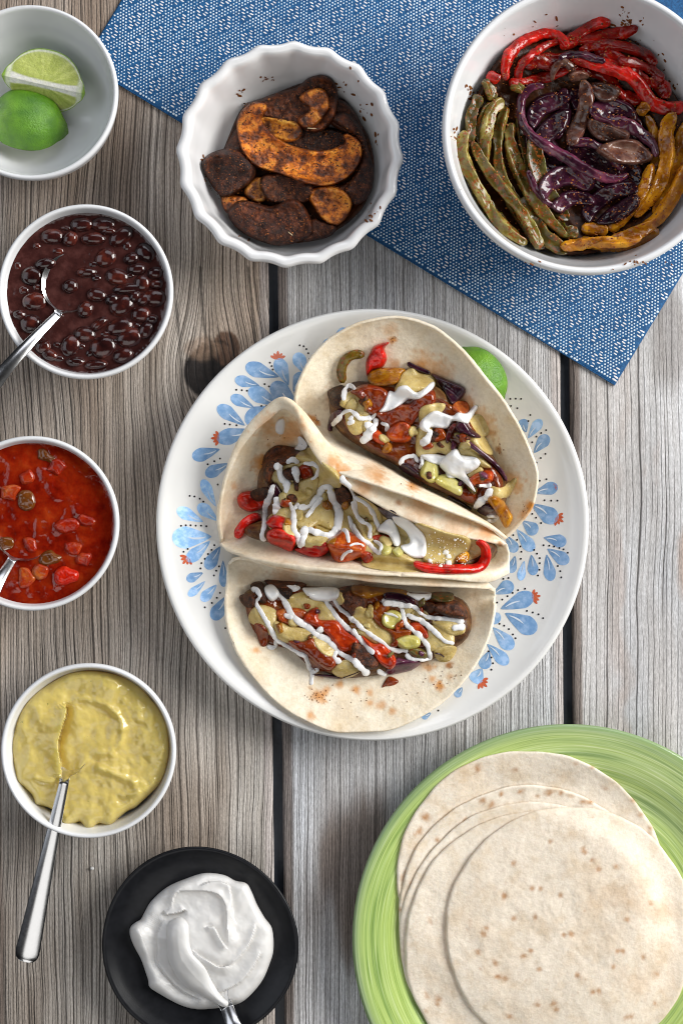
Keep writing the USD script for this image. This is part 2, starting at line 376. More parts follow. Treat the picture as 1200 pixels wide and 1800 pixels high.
# ------------------------------------------------------------------ the table top: three weathered planks over a dark board
def wood_material(name, kM, wM, cM, km, wm, cm, streak):
    """weathered wood: long cracks (1 / spacing, width, darkness), fine grain lines, fibre speckle, all along the grain coordinate of the plank"""
    N = {'a': ('attribute', {'attribute': 'grain'}), 't': ('attribute', {'attribute': 'tint'}), 's': ('separate_xyz', {}),
         'mw': ('mapping', {'scale': (70, 26, 1)}), 'nw': ('noise_texture', {'scale': 1.0, 'detail': 2}), 'wob': ('math', {'math_type': 'multiply_add', 'value2': 0.0026}),
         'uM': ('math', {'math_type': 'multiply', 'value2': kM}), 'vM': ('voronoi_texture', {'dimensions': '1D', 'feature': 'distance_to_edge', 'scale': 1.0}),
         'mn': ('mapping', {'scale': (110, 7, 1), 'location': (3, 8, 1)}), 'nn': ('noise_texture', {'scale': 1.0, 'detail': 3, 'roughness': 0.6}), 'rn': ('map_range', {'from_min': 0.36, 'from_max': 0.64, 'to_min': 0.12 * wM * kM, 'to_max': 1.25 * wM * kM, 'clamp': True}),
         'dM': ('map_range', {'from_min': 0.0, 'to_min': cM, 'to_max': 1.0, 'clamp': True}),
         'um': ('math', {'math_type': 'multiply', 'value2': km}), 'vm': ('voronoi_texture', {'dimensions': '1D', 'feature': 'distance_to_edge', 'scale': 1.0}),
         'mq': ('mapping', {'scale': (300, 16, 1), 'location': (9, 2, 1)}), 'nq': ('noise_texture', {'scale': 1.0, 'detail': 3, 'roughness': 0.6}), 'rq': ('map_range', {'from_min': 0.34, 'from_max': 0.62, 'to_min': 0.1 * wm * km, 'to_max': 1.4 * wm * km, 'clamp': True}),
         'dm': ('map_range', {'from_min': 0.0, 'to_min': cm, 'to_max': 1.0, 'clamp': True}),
         'm1': ('mapping', {'scale': (520, 6, 1)}), 'n1': ('noise_texture', {'scale': 1.0, 'detail': 2, 'roughness': 0.5}),
         'r1': ('rgb_ramp', {'ramp': [(0.30, tuple(1 - streak * np.array([1.0, 1.04, 1.08]))), (0.5, (1, 1, 1)), (0.70, tuple(1 + streak * np.array([.95, .98, 1.02])))]}),
         'm2': ('mapping', {'scale': (1900, 330, 1)}), 'n2': ('noise_texture', {'scale': 1.0, 'detail': 3, 'roughness': 0.7}),
         'r2': ('rgb_ramp', {'ramp': [(0.30, (.58, .57, .56)), (0.5, (1, 1, 1)), (0.70, (1.42, 1.42, 1.43))]}),
         'm5': ('mapping', {'scale': (45, 5, 1), 'location': (3, 1, 2)}), 'n5': ('noise_texture', {'scale': 1.0, 'detail': 4, 'roughness': 0.6}),
         'r5': ('rgb_ramp', {'ramp': [(0.3, (.80, .765, .735)), (0.5, (1, 1, 1)), (0.7, (1.10, 1.12, 1.15))]}),
         'lM': ('mix', {'mix_type': 'mix', 'color1': (.085, .068, .058), 'color2': (1, 1, 1)}),  # shadow and dirt of the cracks, both put into the colour
         'x1': ('mix', {'mix_type': 'multiply', 'fac': 1.0}), 'x2': ('mix', {'mix_type': 'multiply', 'fac': 0.8}), 'x3': ('mix', {'mix_type': 'multiply', 'fac': 1.0}), 'x4': ('mix', {'mix_type': 'multiply', 'fac': 1.0}), 'x5': ('mix', {'mix_type': 'multiply', 'fac': 1.0}),
         'h1': ('math', {'math_type': 'multiply'}), 'h2': ('math', {'math_type': 'multiply_add', 'value2': 0.45}), 'b': ('bump', {'strength': 0.9, 'distance': 0.0005}),
         'p': ('principled_bsdf', {'roughness': 0.60, 'specular_ior_level': 0.35})}
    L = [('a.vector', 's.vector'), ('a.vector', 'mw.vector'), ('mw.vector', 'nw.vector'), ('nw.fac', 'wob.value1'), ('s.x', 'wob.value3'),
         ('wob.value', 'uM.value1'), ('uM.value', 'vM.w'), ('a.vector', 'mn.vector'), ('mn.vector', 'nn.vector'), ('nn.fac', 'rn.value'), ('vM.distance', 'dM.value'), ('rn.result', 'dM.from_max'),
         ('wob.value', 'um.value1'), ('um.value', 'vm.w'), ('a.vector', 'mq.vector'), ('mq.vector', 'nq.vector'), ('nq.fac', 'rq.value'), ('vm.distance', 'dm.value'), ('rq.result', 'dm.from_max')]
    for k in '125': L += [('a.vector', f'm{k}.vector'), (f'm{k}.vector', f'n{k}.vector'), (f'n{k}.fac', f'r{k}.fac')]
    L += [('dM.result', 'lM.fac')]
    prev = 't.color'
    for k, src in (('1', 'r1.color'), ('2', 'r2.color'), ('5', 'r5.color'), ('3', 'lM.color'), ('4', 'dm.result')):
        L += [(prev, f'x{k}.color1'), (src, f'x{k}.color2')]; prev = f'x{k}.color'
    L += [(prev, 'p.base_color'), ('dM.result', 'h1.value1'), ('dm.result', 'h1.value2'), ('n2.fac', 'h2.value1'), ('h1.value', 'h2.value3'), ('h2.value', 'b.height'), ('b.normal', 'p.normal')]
    return M(name, N, L)
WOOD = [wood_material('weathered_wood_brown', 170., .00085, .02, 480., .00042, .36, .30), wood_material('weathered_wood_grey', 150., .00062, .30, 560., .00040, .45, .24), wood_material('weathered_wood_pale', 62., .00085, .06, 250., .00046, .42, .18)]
MAT['gap'] = food('dark_board', [C(.010, .014, .022), C(.020, .026, .036)], scale=120, rough=0.45, bump=0.0002, bscale=500)

table = thing('tabletop', 'weathered grey-brown table top of three wide planks with dark gaps', 'table', (0, 0, 0), kind='structure')
def gapx(k, py):      # centre of the k-th gap at a pixel row
    return (-29, 481, 993, 1506)[k] + 0.0090 * (py - 600)
KNOTS = [(366, 652, 50, 50), (397, 612, 24, 32)]
def plank(k):
    ys = np.arange(-130, 1940, 5.0)
    hw = 8.5
    us = np.linspace(0, 1, 200)
    PYg, Ug = np.meshgrid(ys, us, indexing='ij')
    xl, xr = gapx(k, PYg) + hw, gapx(k + 1, PYg) - hw
    PXg = xl + (xr - xl) * Ug
    edge = np.minimum(PXg - xl, xr - PXg)
    z = -0.0012 * np.clip(1 - edge / 4.0, 0, 1) ** 2
    v = W(PXg, PYg, 0 * PXg); v[..., 2] = z
    x, y = PXg.copy(), PYg
    lx = PXg - xl
    # grain lines bend around the knots
    if k == 0:
        for (kx, ky, sx, sy) in KNOTS[:1]:
            g = np.exp(-(((x - kx) / (1.6 * sx)) ** 2 + ((y - ky) / (2.2 * sy)) ** 2))
            x = kx + (x - kx) * (1 - 0.80 * g)
        x = x + 12 * np.sin((y + 120) / 330.0) * np.exp(-((y - 560) / 420.0) ** 2) + 3.5 * np.sin(y / 83.0 + x / 60)
    else:
        x = x + 3 * np.sin(y / 300.0 + k)
    if k == 2:
        g = np.exp(-(((x - 1140) / 60) ** 2 + ((y - 960) / 130) ** 2)); x = x + 8 * g * np.sin((y - 960) / 110)
    q = np.stack([PXg / 1000, PYg / 1000, 0 * PXg + k], -1)
    x = x + 3.5 * 2 * nz(q * np.array([3, 2.0, 1]), 1.0, 3 + k, 2)
    dens = 1.0
    grain = np.stack([x / S * dens + 3.7 * k, -y / S, 0 * x + 1.3 * k], -1)
    f1 = nz(q * np.array([6, 2.0, 1]), 1.0, 11 + k, 4)[..., None] * 2
    f2 = nz(q * np.array([18, 3.0, 1]), 1.0, 21 + k, 4)[..., None] * 2
    sm = lambda a, b, t: np.clip((t - a) / (b - a), 0, 1)[..., None] ** 2 * (3 - 2 * np.clip((t - a) / (b - a), 0, 1)[..., None])
    if k == 0:
        brown, grey = C(.35, .268, .206), C(.425, .398, .362)
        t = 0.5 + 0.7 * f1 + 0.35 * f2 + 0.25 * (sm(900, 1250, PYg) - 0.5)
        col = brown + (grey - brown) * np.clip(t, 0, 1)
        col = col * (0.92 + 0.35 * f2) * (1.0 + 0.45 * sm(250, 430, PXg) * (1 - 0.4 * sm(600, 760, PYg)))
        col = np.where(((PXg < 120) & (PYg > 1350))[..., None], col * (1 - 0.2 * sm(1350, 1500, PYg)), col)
        # the knot: a dark oval with a reddish rim
        for (kx, ky, sx, sy), cc in zip(KNOTS, (C(.024, .019, .017), C(.15, .085, .055))):
            rr = ((PXg - kx) / sx) ** 2 + ((PYg - ky) / sy) ** 2 + 0.5 * f2[..., 0]
            col = col + (cc * (1 + 0.6 * f2) - col) * (1 - sm(0.82, 1.02, rr))
        for ck in ([(352, 470), (356, 540), (362, 590), (378, 612), (384, 640)], [(330, 640), (345, 615), (372, 600), (400, 604)], [(436, 470), (445, 560), (452, 640)], [(340, 700), (360, 760), (372, 860)], [(300, 480), (312, 560), (318, 640), (322, 760)], [(405, 590), (410, 625), (395, 650)]):
            cc_ = spl(ck, 60); dm = np.full(PXg.shape, 99.0)
            for a_, b_ in cc_: dm = np.minimum(dm, np.hypot(PXg - a_, (PYg - b_)))
            col = col * (1 - 0.72 * np.clip(1.3 - dm / 3.2, 0, 1))[..., None]
        rr = ((PXg - 352) / 36) ** 2 + ((PYg - 612) / 24) ** 2 + 0.6 * f2[..., 0]
        col = col + (C(.33, .22, .15) - col) * 0.6 * (1 - sm(0.5, 1.2, rr))
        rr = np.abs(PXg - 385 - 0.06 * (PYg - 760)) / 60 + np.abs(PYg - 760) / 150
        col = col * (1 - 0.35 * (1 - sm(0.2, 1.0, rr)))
    elif k == 1:
        grey, blue = C(.545, .525, .51), C(.575, .585, .605)
        col = grey + (blue - grey) * np.clip(0.5 + 0.9 * f1, 0, 1)
        col = col * (1 + 0.38 * f2)
        rr = ((PXg - 620) / 95) ** 2 + ((PYg - 1545) / 180) ** 2 + 1.1 * f1[..., 0] + 0.9 * f2[..., 0]
        col = col + (C(.145, .105, .082) - col) * 0.85 * (1 - sm(0.2, 1.15, rr))
        rr = ((PXg - 690) / 90) ** 2 + ((PYg - 1650) / 120) ** 2 + 1.0 * f2[..., 0]
        col = col + (C(.16, .12, .095) - col) * 0.5 * (1 - sm(0.3, 1.2, rr))
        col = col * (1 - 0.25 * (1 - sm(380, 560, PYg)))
    else:
        grey, blue = C(.53, .51, .495), C(.55, .565, .59)
        col = grey + (blue - grey) * np.clip(0.5 + 1.0 * f1, 0, 1)
        col = col * (1 + 0.34 * f2)
        rust = nz(q * np.array([14, 5, 1]), 1.0, 77, 4)[..., None] * 2
        col = col + (C(.34, .24, .185) - col) * 0.7 * np.clip((rust - 0.12) * 4, 0, 1) * sm(1040, 1130, PXg)
        rr = ((PXg - 1180) / 40) ** 2 + ((PYg - 600) / 110) ** 2 + 0.8 * f2[..., 0]
        col = col + (C(.20, .17, .15) - col) * 0.6 * (1 - sm(0.3, 1.2, rr))
    # weathered borders: a brown strip on the left edge, a pale pinkish one on the right
    wob = 3 * f2[..., 0]
    col = col + (C(.150, .112, .092) * (1 + 0.5 * f2) - col) * 0.85 * (1 - sm(13, 21, lx + wob))
    r = xr - PXg
    col = col + (C(.50, .445, .420) * (1 + 0.15 * f2) - col) * 0.8 * (1 - sm(12, 20, r + wob))
    # boards have sides
    lo = v.copy(); lo[..., 2] = -0.010
    top, n, m = v.reshape(-1, 3), len(ys), len(us)
    f = gridfaces(n, m)
    vs = [top]; fs = [f]; cs = [col.reshape(-1, 3)]; gs = [grain.reshape(-1, 3)]; cnt = len(top)
    for c in (0, m - 1):
        a, b = v[:, c], lo[:, c]
        vv = np.stack([a, b], 1).reshape(-1, 3); ff = gridfaces(n, 2)
        if c == 0: ff = ff[:, ::-1]
        vs.append(vv); fs.append(ff + cnt); cnt += len(vv)
        cs.append(np.repeat(col[:, c] * 0.7, 2, 0)); gs.append(np.repeat(grain[:, c], 2, 0))
    vs, fs = np.vstack(vs), np.vstack(fs)
    nrm = np.cross(vs[f[:, 1]] - vs[f[:, 0]], vs[f[:, 2]] - vs[f[:, 0]])
    if nrm[:, 2].mean() < 0: fs = fs[:, ::-1]
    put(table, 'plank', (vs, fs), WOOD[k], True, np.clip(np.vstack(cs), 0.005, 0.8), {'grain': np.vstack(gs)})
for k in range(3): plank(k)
import trimesh
bb = trimesh.creation.box(bounds=[[-0.40, -0.45, -0.03], [0.40, 0.45, -0.0042]])
put(table, 'backing_board', (bb.vertices, bb.faces), MAT['gap'], False)

# ------------------------------------------------------------------ the woven place mat
MAT['mat_blue'] = food('mat_blue', [C(.005, .050, .145), C(.008, .085, .23), C(.018, .14, .34)], scale=900, rough=0.55, spec=0.3, bump=0.0003, bscale=2600, contrast=(0.3, 0.7))
MAT['mat_white'] = food('mat_white_thread', [C(.62, .76, .86), C(.78, .86, .92)], scale=800, rough=0.5, spec=0.3)
MAT['mat_cream'] = food('mat_cream_thread', [C(.76, .76, .78), C(.88, .87, .86)], scale=800, rough=0.5, spec=0.3)
E1, E2 = np.array([0.855, 0.519]), np.array([0.519, -0.855])
CO = np.array([1080.0, 677.0])          # the near right corner in pixels
MW, MH, MZ = 1092.0, 760.0, 0.0016
mat_base = W(600, 300, 0)
mat = thing('place_mat', 'blue woven place mat with white dots and dashes under the two large bowls', 'place mat', mat_base)
def matp(a, b):      # a: pixels along the near edge from the corner to the left, b: pixels up the right edge
    return CO - E1 * np.asarray(a)[..., None] + E2 * np.asarray(b)[..., None]
def mat_mesh():
    a = np.r_[0, 1.5, np.arange(8, MW - 2, 8), MW - 1.5, MW]; b = np.r_[0, 1.5, np.arange(8, MH - 2, 8), MH - 1.5, MH]
    A, B = np.meshgrid(a, b, indexing='ij')
    p = matp(A, B)
    e = np.minimum(np.minimum(A, MW - A), np.minimum(B, MH - B))
    q = W(p[..., 0], p[..., 1], 0)
    z = MZ * np.where(e < 0.5, 0.35, np.where(e < 2, 0.85, 1.0)) + 0.0001 * nz(q, 60, 4)
    v = np.stack([q[..., 0], q[..., 1], z], -1)
    f = gridfaces(len(a), len(b))
    lo = v.reshape(-1, 3).copy(); lo[:, 2] = 0.0002
    vv = v.reshape(-1, 3)
    n, m = len(a), len(b)
    ring = np.r_[np.arange(0, m), np.arange(1, n) * m + m - 1, (n - 1) * m + np.arange(m - 2, -1, -1), np.arange(n - 2, 0, -1) * m]
    k = len(vv); rl = vv[ring].copy(); rl[:, 2] = 0.0001
    r2 = np.roll(ring, -1); i = np.arange(len(ring)); j = (i + 1) % len(ring)
    f2 = np.vstack([np.stack([ring, k + i, k + j], 1), np.stack([ring, k + j, r2], 1)])
    if np.cross(vv[f[0, 1]] - vv[f[0, 0]], vv[f[0, 2]] - vv[f[0, 0]])[2] < 0: f = f[:, ::-1]
    else: f2 = f2[:, ::-1]
    return np.vstack([vv, rl]), np.vstack([f, f2])
mm = mat_mesh(); put(mat, 'mat_sheet', mm, MAT['mat_blue']); hm_add(mm)
put(mat, 'edge_binding', (lambda P: (lambda v: (v, gridfaces(len(P), 8)[:, ::-1]))(np.vstack([np.stack([np.append(W(*p, 0)[:2] + 0.00042 * np.cos(t) * np.array([d[0], -d[1]]), 0.0011 + 0.0010 * np.sin(t)) for t in np.linspace(0, 2 * np.pi, 8)]) for p, d in P])))(
    [(matp(np.array(a), np.array(0.0)), -E2) for a in np.linspace(0, MW, 60)]), MAT['mat_blue'])
def stitches():
    av, bv, U, V = np.array([4.84, 3.0]), np.array([-0.19, 5.63]), np.array([38.75, 24.0]), np.array([-1.5, 45.0])
    c0 = np.array([316.0, 40.4])
    dash = [(-7.1, -5.0), (-7.1, 1.1), (-5.6, 7.4), (-8.0, 11.9), (-1.7, -7.3), (3.1, 6.7), (8.3, -12.3), (6.8, -8.0), (8.3, -2.1), (7.0, 3.4)]
    dots, dashes = [(-0.2, -0.5)], dash
    for i in range(-4, 4):
        for j in range(-4, 4):
            for s in ((0, 0), (1, 0), (0, 1), (-1, 0), (0, -1), (1, -1), (-1, 1)):
                pass
    cells = [(i, j) for i in range(-30, 40) for j in range(-45, 45)]
    D, L = [], []
    ii, jj = np.meshgrid(np.arange(-4, 4), np.arange(-4, 4)); lat = ii.ravel()[:, None] * av + jj.ravel()[:, None] * bv
    lat = lat - av * 0.0
    # which lattice spots fall inside a dash cluster (own or neighbouring)
    keep = np.ones(len(lat), bool)
    for a in (-1, 0, 1):
        for b in (-1, 0, 1):
            d = lat - a * U - b * V
            keep &= ~((np.abs(d[:, 0]) < 12.2) & (np.abs(d[:, 1] + 0.55 * d[:, 0]) < 13.0))
    lat = np.vstack([lat[keep], [[-0.2, -0.5]]])
    base = np.array([c0 + i * U + j * V for i, j in cells])
    D = (base[:, None] + lat[None]).reshape(-1, 2); L = (base[:, None] + np.array(dash)[None]).reshape(-1, 2)
    def inside(p, mrg):
        r = p - CO; a, b = -(r @ E1), r @ E2
        return p[(a > mrg) & (a < MW - mrg) & (b > mrg) & (b < 560) & (p[:, 1] > -40) & (p[:, 0] < 1240)]
    D, L = inside(D, 3.0), inside(L, 6)
    D = D + RNG.normal(0, 0.25, D.shape); L = L + RNG.normal(0, 0.15, L.shape)
    def caps(P, lx, ly, ns, h):
        n = len(P); a = np.linspace(0, 2 * np.pi, ns, endpoint=False)
        jl = RNG.uniform(0.85, 1.15, (n, 1)); th = RNG.normal(0, 0.08, n)
        d1 = np.stack([E1[0] * np.cos(th) - E1[1] * np.sin(th), E1[0] * np.sin(th) + E1[1] * np.cos(th)], 1); d2 = np.stack([-d1[:, 1], d1[:, 0]], 1)
        sx, sy = np.sign(np.cos(a)) * np.abs(np.cos(a)) ** 0.75, np.sign(np.sin(a)) * np.abs(np.sin(a)) ** 0.75
        rim = P[:, None] + d1[:, None] * (sx[None, :, None] * lx * jl[..., None]) + d2[:, None] * (sy[None, :, None] * ly * jl[..., None])
        rv = W(rim[..., 0], rim[..., 1], 0); rv[..., 2] = MZ - 0.0001
        cv = W(P[:, 0], P[:, 1], 0); cv[:, 2] = MZ + h
        v = np.concatenate([rv, cv[:, None]], 1).reshape(-1, 3)
        i = np.arange(ns); f = np.stack([(i + 1) % ns, i, np.full(ns, ns)], 1)
        f = (f[None] + (np.arange(n) * (ns + 1))[:, None, None]).reshape(-1, 3)
        return v, f
    put(mat, 'woven_dots', caps(D, 2.2, 2.0, 6, 0.0002), MAT['mat_white'], True, kind='stuff')
    put(mat, 'woven_dashes', caps(L, 5.0, 1.6, 8, 0.00022), MAT['mat_cream'], True, kind='stuff')
stitches()

# ------------------------------------------------------------------ dishes
BOWL = [(0, .0060), (.020, .0061), (.031, .0078), (.0395, .0135), (.0452, .0230), (.0485, .0335), (.0502, .0405), (.0508, .0430), (.0516, .0441), (.0527, .0441), (.0535, .0432), (.0537, .0415), (.0528, .0360), (.0500, .0240), (.0445, .0115), (.0375, .0040), (.0310, .0010), (.0300, 0), (.0270, .0006), (.0, .0012)]
def axis(px, py, zrim): return W(px, py, zrim)[:2]
def at0(xy): return np.array([xy[0], xy[1], 0.0004])
ZR = 0.044
lime_c, bean_c, salsa_c, guac_c = axis(53, 161, ZR), axis(150, 512, ZR), axis(55, 920, ZR), axis(155, 1320.5, ZR)
bowl0 = thing('small_bowl', 'small white bowl holding two lime wedges in the top left corner', 'bowl', at0(lime_c), 'small white serving bowls')
bm = lathe(BOWL, at0(lime_c), 160, 110); put(bowl0, 'bowl_body', bm, MAT['porcelain'])
hm_add(bm)
for c, lab in ((bean_c, 'small white bowl filled with black beans and a spoon'), (salsa_c, 'small white bowl filled with red tomato salsa'), (guac_c, 'small white bowl filled with yellow green avocado sauce')):
    copy_of(bowl0, 'small_bowl', lab, 'bowl', at0(c), 'small white serving bowls')
    hm_add(lathe(BOWL, at0(c), 160, 110))

RAM = [(0, .0060), (.030, .0062), (.0440, .0078), (.0520, .0130), (.0570, .0260), (.0600, .0400), (.0612, .0452), (.0625, .0478), (.0648, .0488), (.0672, .0480), (.0682, .0455), (.0672, .0420), (.0640, .0300), (.0600, .0140), (.0570, .0030), (.0545, .0003), (.0500, .0), (.0, .0010)]
ram_c = axis(509, 270.5, 0.048)
def flute(R, z, th):
    amp = np.clip((z - 0.010) / 0.035, 0, 1) * np.clip((R - 0.045) / 0.02, 0, 1)
    return R * (1 + 0.021 * 0.66 * amp * (np.cos(20 * th + 0.8) + 0.12 * np.cos(40 * th + 1.6)))
ramekin = thing('fluted_bowl', 'white fluted ceramic bowl of cooked mushroom slices', 'bowl', [ram_c[0], ram_c[1], 0.0018])
rm = lathe(RAM, [ram_c[0], ram_c[1], 0.0018], 400, 120, flute); put(ramekin, 'bowl_body', rm, MAT['ramekin']); hm_add(rm)

BIG = [(0, .0080), (.034, .0082), (.050, .0115), (.0625, .0220), (.0715, .0380), (.0775, .0560), (.0810, .0690), (.0820, .0722), (.0832, .0738), (.0846, .0738), (.0858, .0726), (.0862, .0705), (.0845, .0600), (.0785, .0390), (.0690, .0190), (.0560, .0060), (.0480, .0018), (.0460, 0), (.0430, .0008), (0, .0020)]
big_c = axis(1033, 226, 0.0745)
big = thing('large_bowl', 'large white bowl of roasted pepper strips and red onions on the blue mat', 'bowl', [big_c[0], big_c[1], 0.0018])
bgm = lathe(BIG, [big_c[0], big_c[1], 0.0018], 220, 120); put(big, 'bowl_body', bgm, MAT['porcelain']); hm_add(bgm)

PLT = [(0, .0055), (.050, .0056), (.076, .0062), (.088, .0085), (.104, .0125), (.119, .0168), (.1275, .0203), (.1318, .0226), (.1336, .0232), (.1349, .0230), (.1355, .0219), (.1350, .0207), (.1310, .0185), (.115, .0120), (.097, .0068), (.084, .0022), (.078, .0004), (.075, 0), (.071, .0012), (.0, .0022)]
plate_c = axis(654.5, 922.5, 0.0225)
pr = np.array(PLT[:9]); plate_z = PchipInterpolator(pr[:, 0], pr[:, 1])
PZ0 = 0.0004
def plate_h(px, py):
    """height of the plate's upper side along a pixel's line of sight"""
    z = np.full(np.shape(px), 0.012)
    for _ in range(4):
        p = W(px, py, z); z = plate_z(np.clip(np.hypot(p[..., 0] - plate_c[0], p[..., 1] - plate_c[1]), 0, 0.1336)) + PZ0
    return z
dinner = thing('dinner_plate', 'white dinner plate painted with blue petals, carrying three tacos', 'plate', [plate_c[0], plate_c[1], PZ0])
pm = lathe(PLT, [plate_c[0], plate_c[1], PZ0], 300, 130); put(dinner, 'plate_body', pm, MAT['plate']); hm_add(pm)

# painted decoration: thin glaze on the plate
MAT['petal'] = food('petal_paint', [C(.30, .44, .66), C(.21, .36, .58), C(.16, .30, .53)], scale=230, rough=0.16, coat=0.4, detail=4, tint=True, contrast=(0.38, 0.62))
MAT['petal_white'] = food('petal_highlight', [C(.68, .76, .86)], rough=0.16, coat=0.4)
MAT['dot'] = food('dot_paint', [C(.012, .013, .018)], rough=0.2, coat=0.4)
MAT['coral'] = food('coral_paint', [C(.55, .10, .045), C(.68, .17, .08)], scale=400, rough=0.16, coat=0.4)
def decal(poly, lift):
    poly = smooth_poly(poly, 1)
    px, py, d, f = field(poly, 2.0)
    v = W(px, py, plate_h(px, py) + lift)
    n = np.cross(v[f[:, 1]] - v[f[:, 0]], v[f[:, 2]] - v[f[:, 0]])
    if n[:, 2].sum() < 0: f = f[:, ::-1]
    return v, f, d
def petal(tip, head, w, pale=0.0, k=0):
    tip, head = np.array(tip), np.array(head)
    ax = tip - head; Lh = np.linalg.norm(ax); ax = ax / Lh; nn = np.array([-ax[1], ax[0]])
    r = w / 2
    t = np.linspace(-1, 1, 22)
    bendv = (RNG.random() - 0.5) * 0.22 * Lh
    pts = []
    prof = lambda s: r * np.sqrt(np.clip(1 - ((s - 0.36) / 0.36) ** 2, 0, 1)) if s < 0.36 else r * (1 - ((s - 0.36) / 0.64)) ** 0.75
    st = head - ax * r * 0.9; LL = np.linalg.norm(tip - st)
    ss = np.r_[np.linspace(0, 0.3, 9), np.linspace(0.36, 1, 12)]
    cen = lambda s: st + ax * LL * s + nn * bendv * s * s
    up = [cen(s) + nn * prof(s) for s in ss]; dn = [cen(s) - nn * prof(s) for s in ss[::-1][1:-1]]
    v, f, d = decal(np.array(up + dn), 0.00012)
    sdist = ((np.stack(PX(v), 1) - st) @ ax) / LL
    tn = np.clip(1.25 - 0.35 * sdist, 0.7, 1.3)[:, None] * np.ones(3)
    tn = tn * np.array([1.0, 1.0, 1.0]) * (1 + pale * 1.1) + pale * np.array([.45, .35, .2])
    p = put(dinner, 'petal', (v, f), MAT['petal'], True, tint=np.clip(tn, 0, 3))
    a, b = cen(0.42), cen(0.86); mid = cen(0.62) + nn * 0.06 * w; w2 = max(0.8, w * 0.045)
    c = spl([a, mid, b], 8); tt = np.gradient(c, axis=0); tt /= np.linalg.norm(tt, axis=1, keepdims=True); nv = np.stack([-tt[:, 1], tt[:, 0]], 1)
    wv = w2 * np.sin(np.linspace(0.35, np.pi - 0.3, 8))[:, None]
    q = np.stack([c + nv * wv, c - nv * wv], 1).reshape(-1, 2)
    vv = W(q[:, 0], q[:, 1], plate_h(q[:, 0], q[:, 1]) + 0.00024)
    ff = gridfaces(8, 2)
    if np.cross(vv[ff[0, 1]] - vv[ff[0, 0]], vv[ff[0, 2]] - vv[ff[0, 0]])[2] < 0: ff = ff[:, ::-1]
    put(p, 'highlight', (vv, ff), MAT['petal_white'])
R1, R2, R3, R4 = (270, 530), (640, 530), (270, 920), (640, 920)
PET = [(R1, (655, 410), (520, 350), 75, 0), (R1, (560, 440), (455, 415), 55, 0), (R1, (715, 440), (665, 330), 68, .2), (R1, (815, 385), (765, 300), 66, .35), (R1, (745, 480), (775, 405), 70, 0),
       (R1, (670, 545), (535, 480), 78, .1), (R1, (752, 560), (655, 460), 88, 0), (R1, (532, 562), (432, 512), 56, 0), (R1, (488, 642), (365, 570), 68, 0), (R1, (665, 565), (530, 615), 102, -.05), (R1, (528, 690), (370, 718), 78, 0),
       (R1, (352, 788), (235, 812), 66, 0), (R1, (398, 850), (300, 902), 60, 0), (R1, (930, 290), (922, 222), 56, .1), (R1, (968, 240), (1000, 165), 60, .1), (R1, (322, 1085), (268, 962), 52, .5), (R1, (255, 1172), (150, 1108), 60, .5), (R1, (340, 1160), (258, 1090), 60, .5),
       (R3, (305, 70), (150, 75), 105, .45), (R3, (305, 100), (198, 180), 62, .25), (R3, (348, 118), (295, 215), 62, 0), (R3, (362, 195), (368, 315), 42, 0), (R3, (262, 262), (195, 290), 46, 0), (R3, (278, 312), (198, 370), 40, .2), (R3, (328, 318), (270, 390), 52, .2), (R3, (388, 385), (330, 480), 68, 0),
       (R2, (855, 690), (838, 645), 52, 0), (R2, (862, 722), (918, 642), 50, .25), (R2, (888, 795), (950, 728), 60, 0), (R2, (900, 1015), (990, 982), 62, 0), (R2, (885, 1062), (985, 1135), 82, 0), (R2, (830, 1160), (885, 1200), 66, 0),
       (R4, (798, 35), (872, 120), 62, .2), (R4, (745, 65), (786, 128), 55, 0), (R4, (945, 78), (1035, 95), 62, 0), (R4, (962, 138), (1050, 190), 64, 0), (R4, (955, 165), (980, 275), 58, 0), (R4, (878, 165), (890, 248), 52, 0), (R4, (800, 172), (776, 240), 46, 0), (R4, (835, 195), (826, 282), 40, .4),
       (R4, (685, 378), (755, 335), 68, 0), (R4, (722, 458), (855, 395), 82, 0), (R4, (738, 482), (868, 545), 92, 0), (R4, (672, 555), (758, 636), 72, .1), (R4, (652, 632), (735, 722), 62, .15), (R4, (655, 672), (635, 738), 62, 0), (R4, (620, 765), (595, 808), 74, .25), (R4, (520, 865), (492, 900), 38, 0), (R4, (352, 998), (318, 1018), 34, 0), (R4, (640, 478), (690, 500), 60, 0)]
for o, t, h, w, pale in PET: petal(crop([t], *o, 3)[0], crop([h], *o, 3)[0], w / 3 * 1.12, pale)
def flower(base, ang, r=15):
    fl = None
    for k, da in enumerate((-62, -32, 0, 32, 62)):
        a = math.radians(ang + da); d = np.array([math.cos(a), -math.sin(a)]); n = np.array([-d[1], d[0]]); b = np.array(base)
        s = np.linspace(0, 1, 9); wv = (0.16 + 0.26 * np.sin(np.pi * s ** 1.4)) * r * 0.40
        wv[0] *= .6; wv[-1] = 0.2
        L = r * (1.0, 0.92, 1.05, 0.9, 1.0)[k]
        cen = b + d * (s * L)[:, None]
        v, f, _ = decal(np.vstack([cen + n * wv[:, None], (cen - n * wv[:, None])[::-1]]), 0.00012)
        put(dinner, 'flower_petal', (v, f), MAT['coral'])
for b, o, a in (((655, 306), R1, 90), ((348, 722), R1, 178), ((182, 178), R3, 232), ((1010, 1138), R2, -32), ((884, 390), R4, 10), ((612, 832), R4, -42), ((998, 978), R2, 20)):
    flower(crop([b], *o, 3)[0], a, 15 if a != 20 else 8)
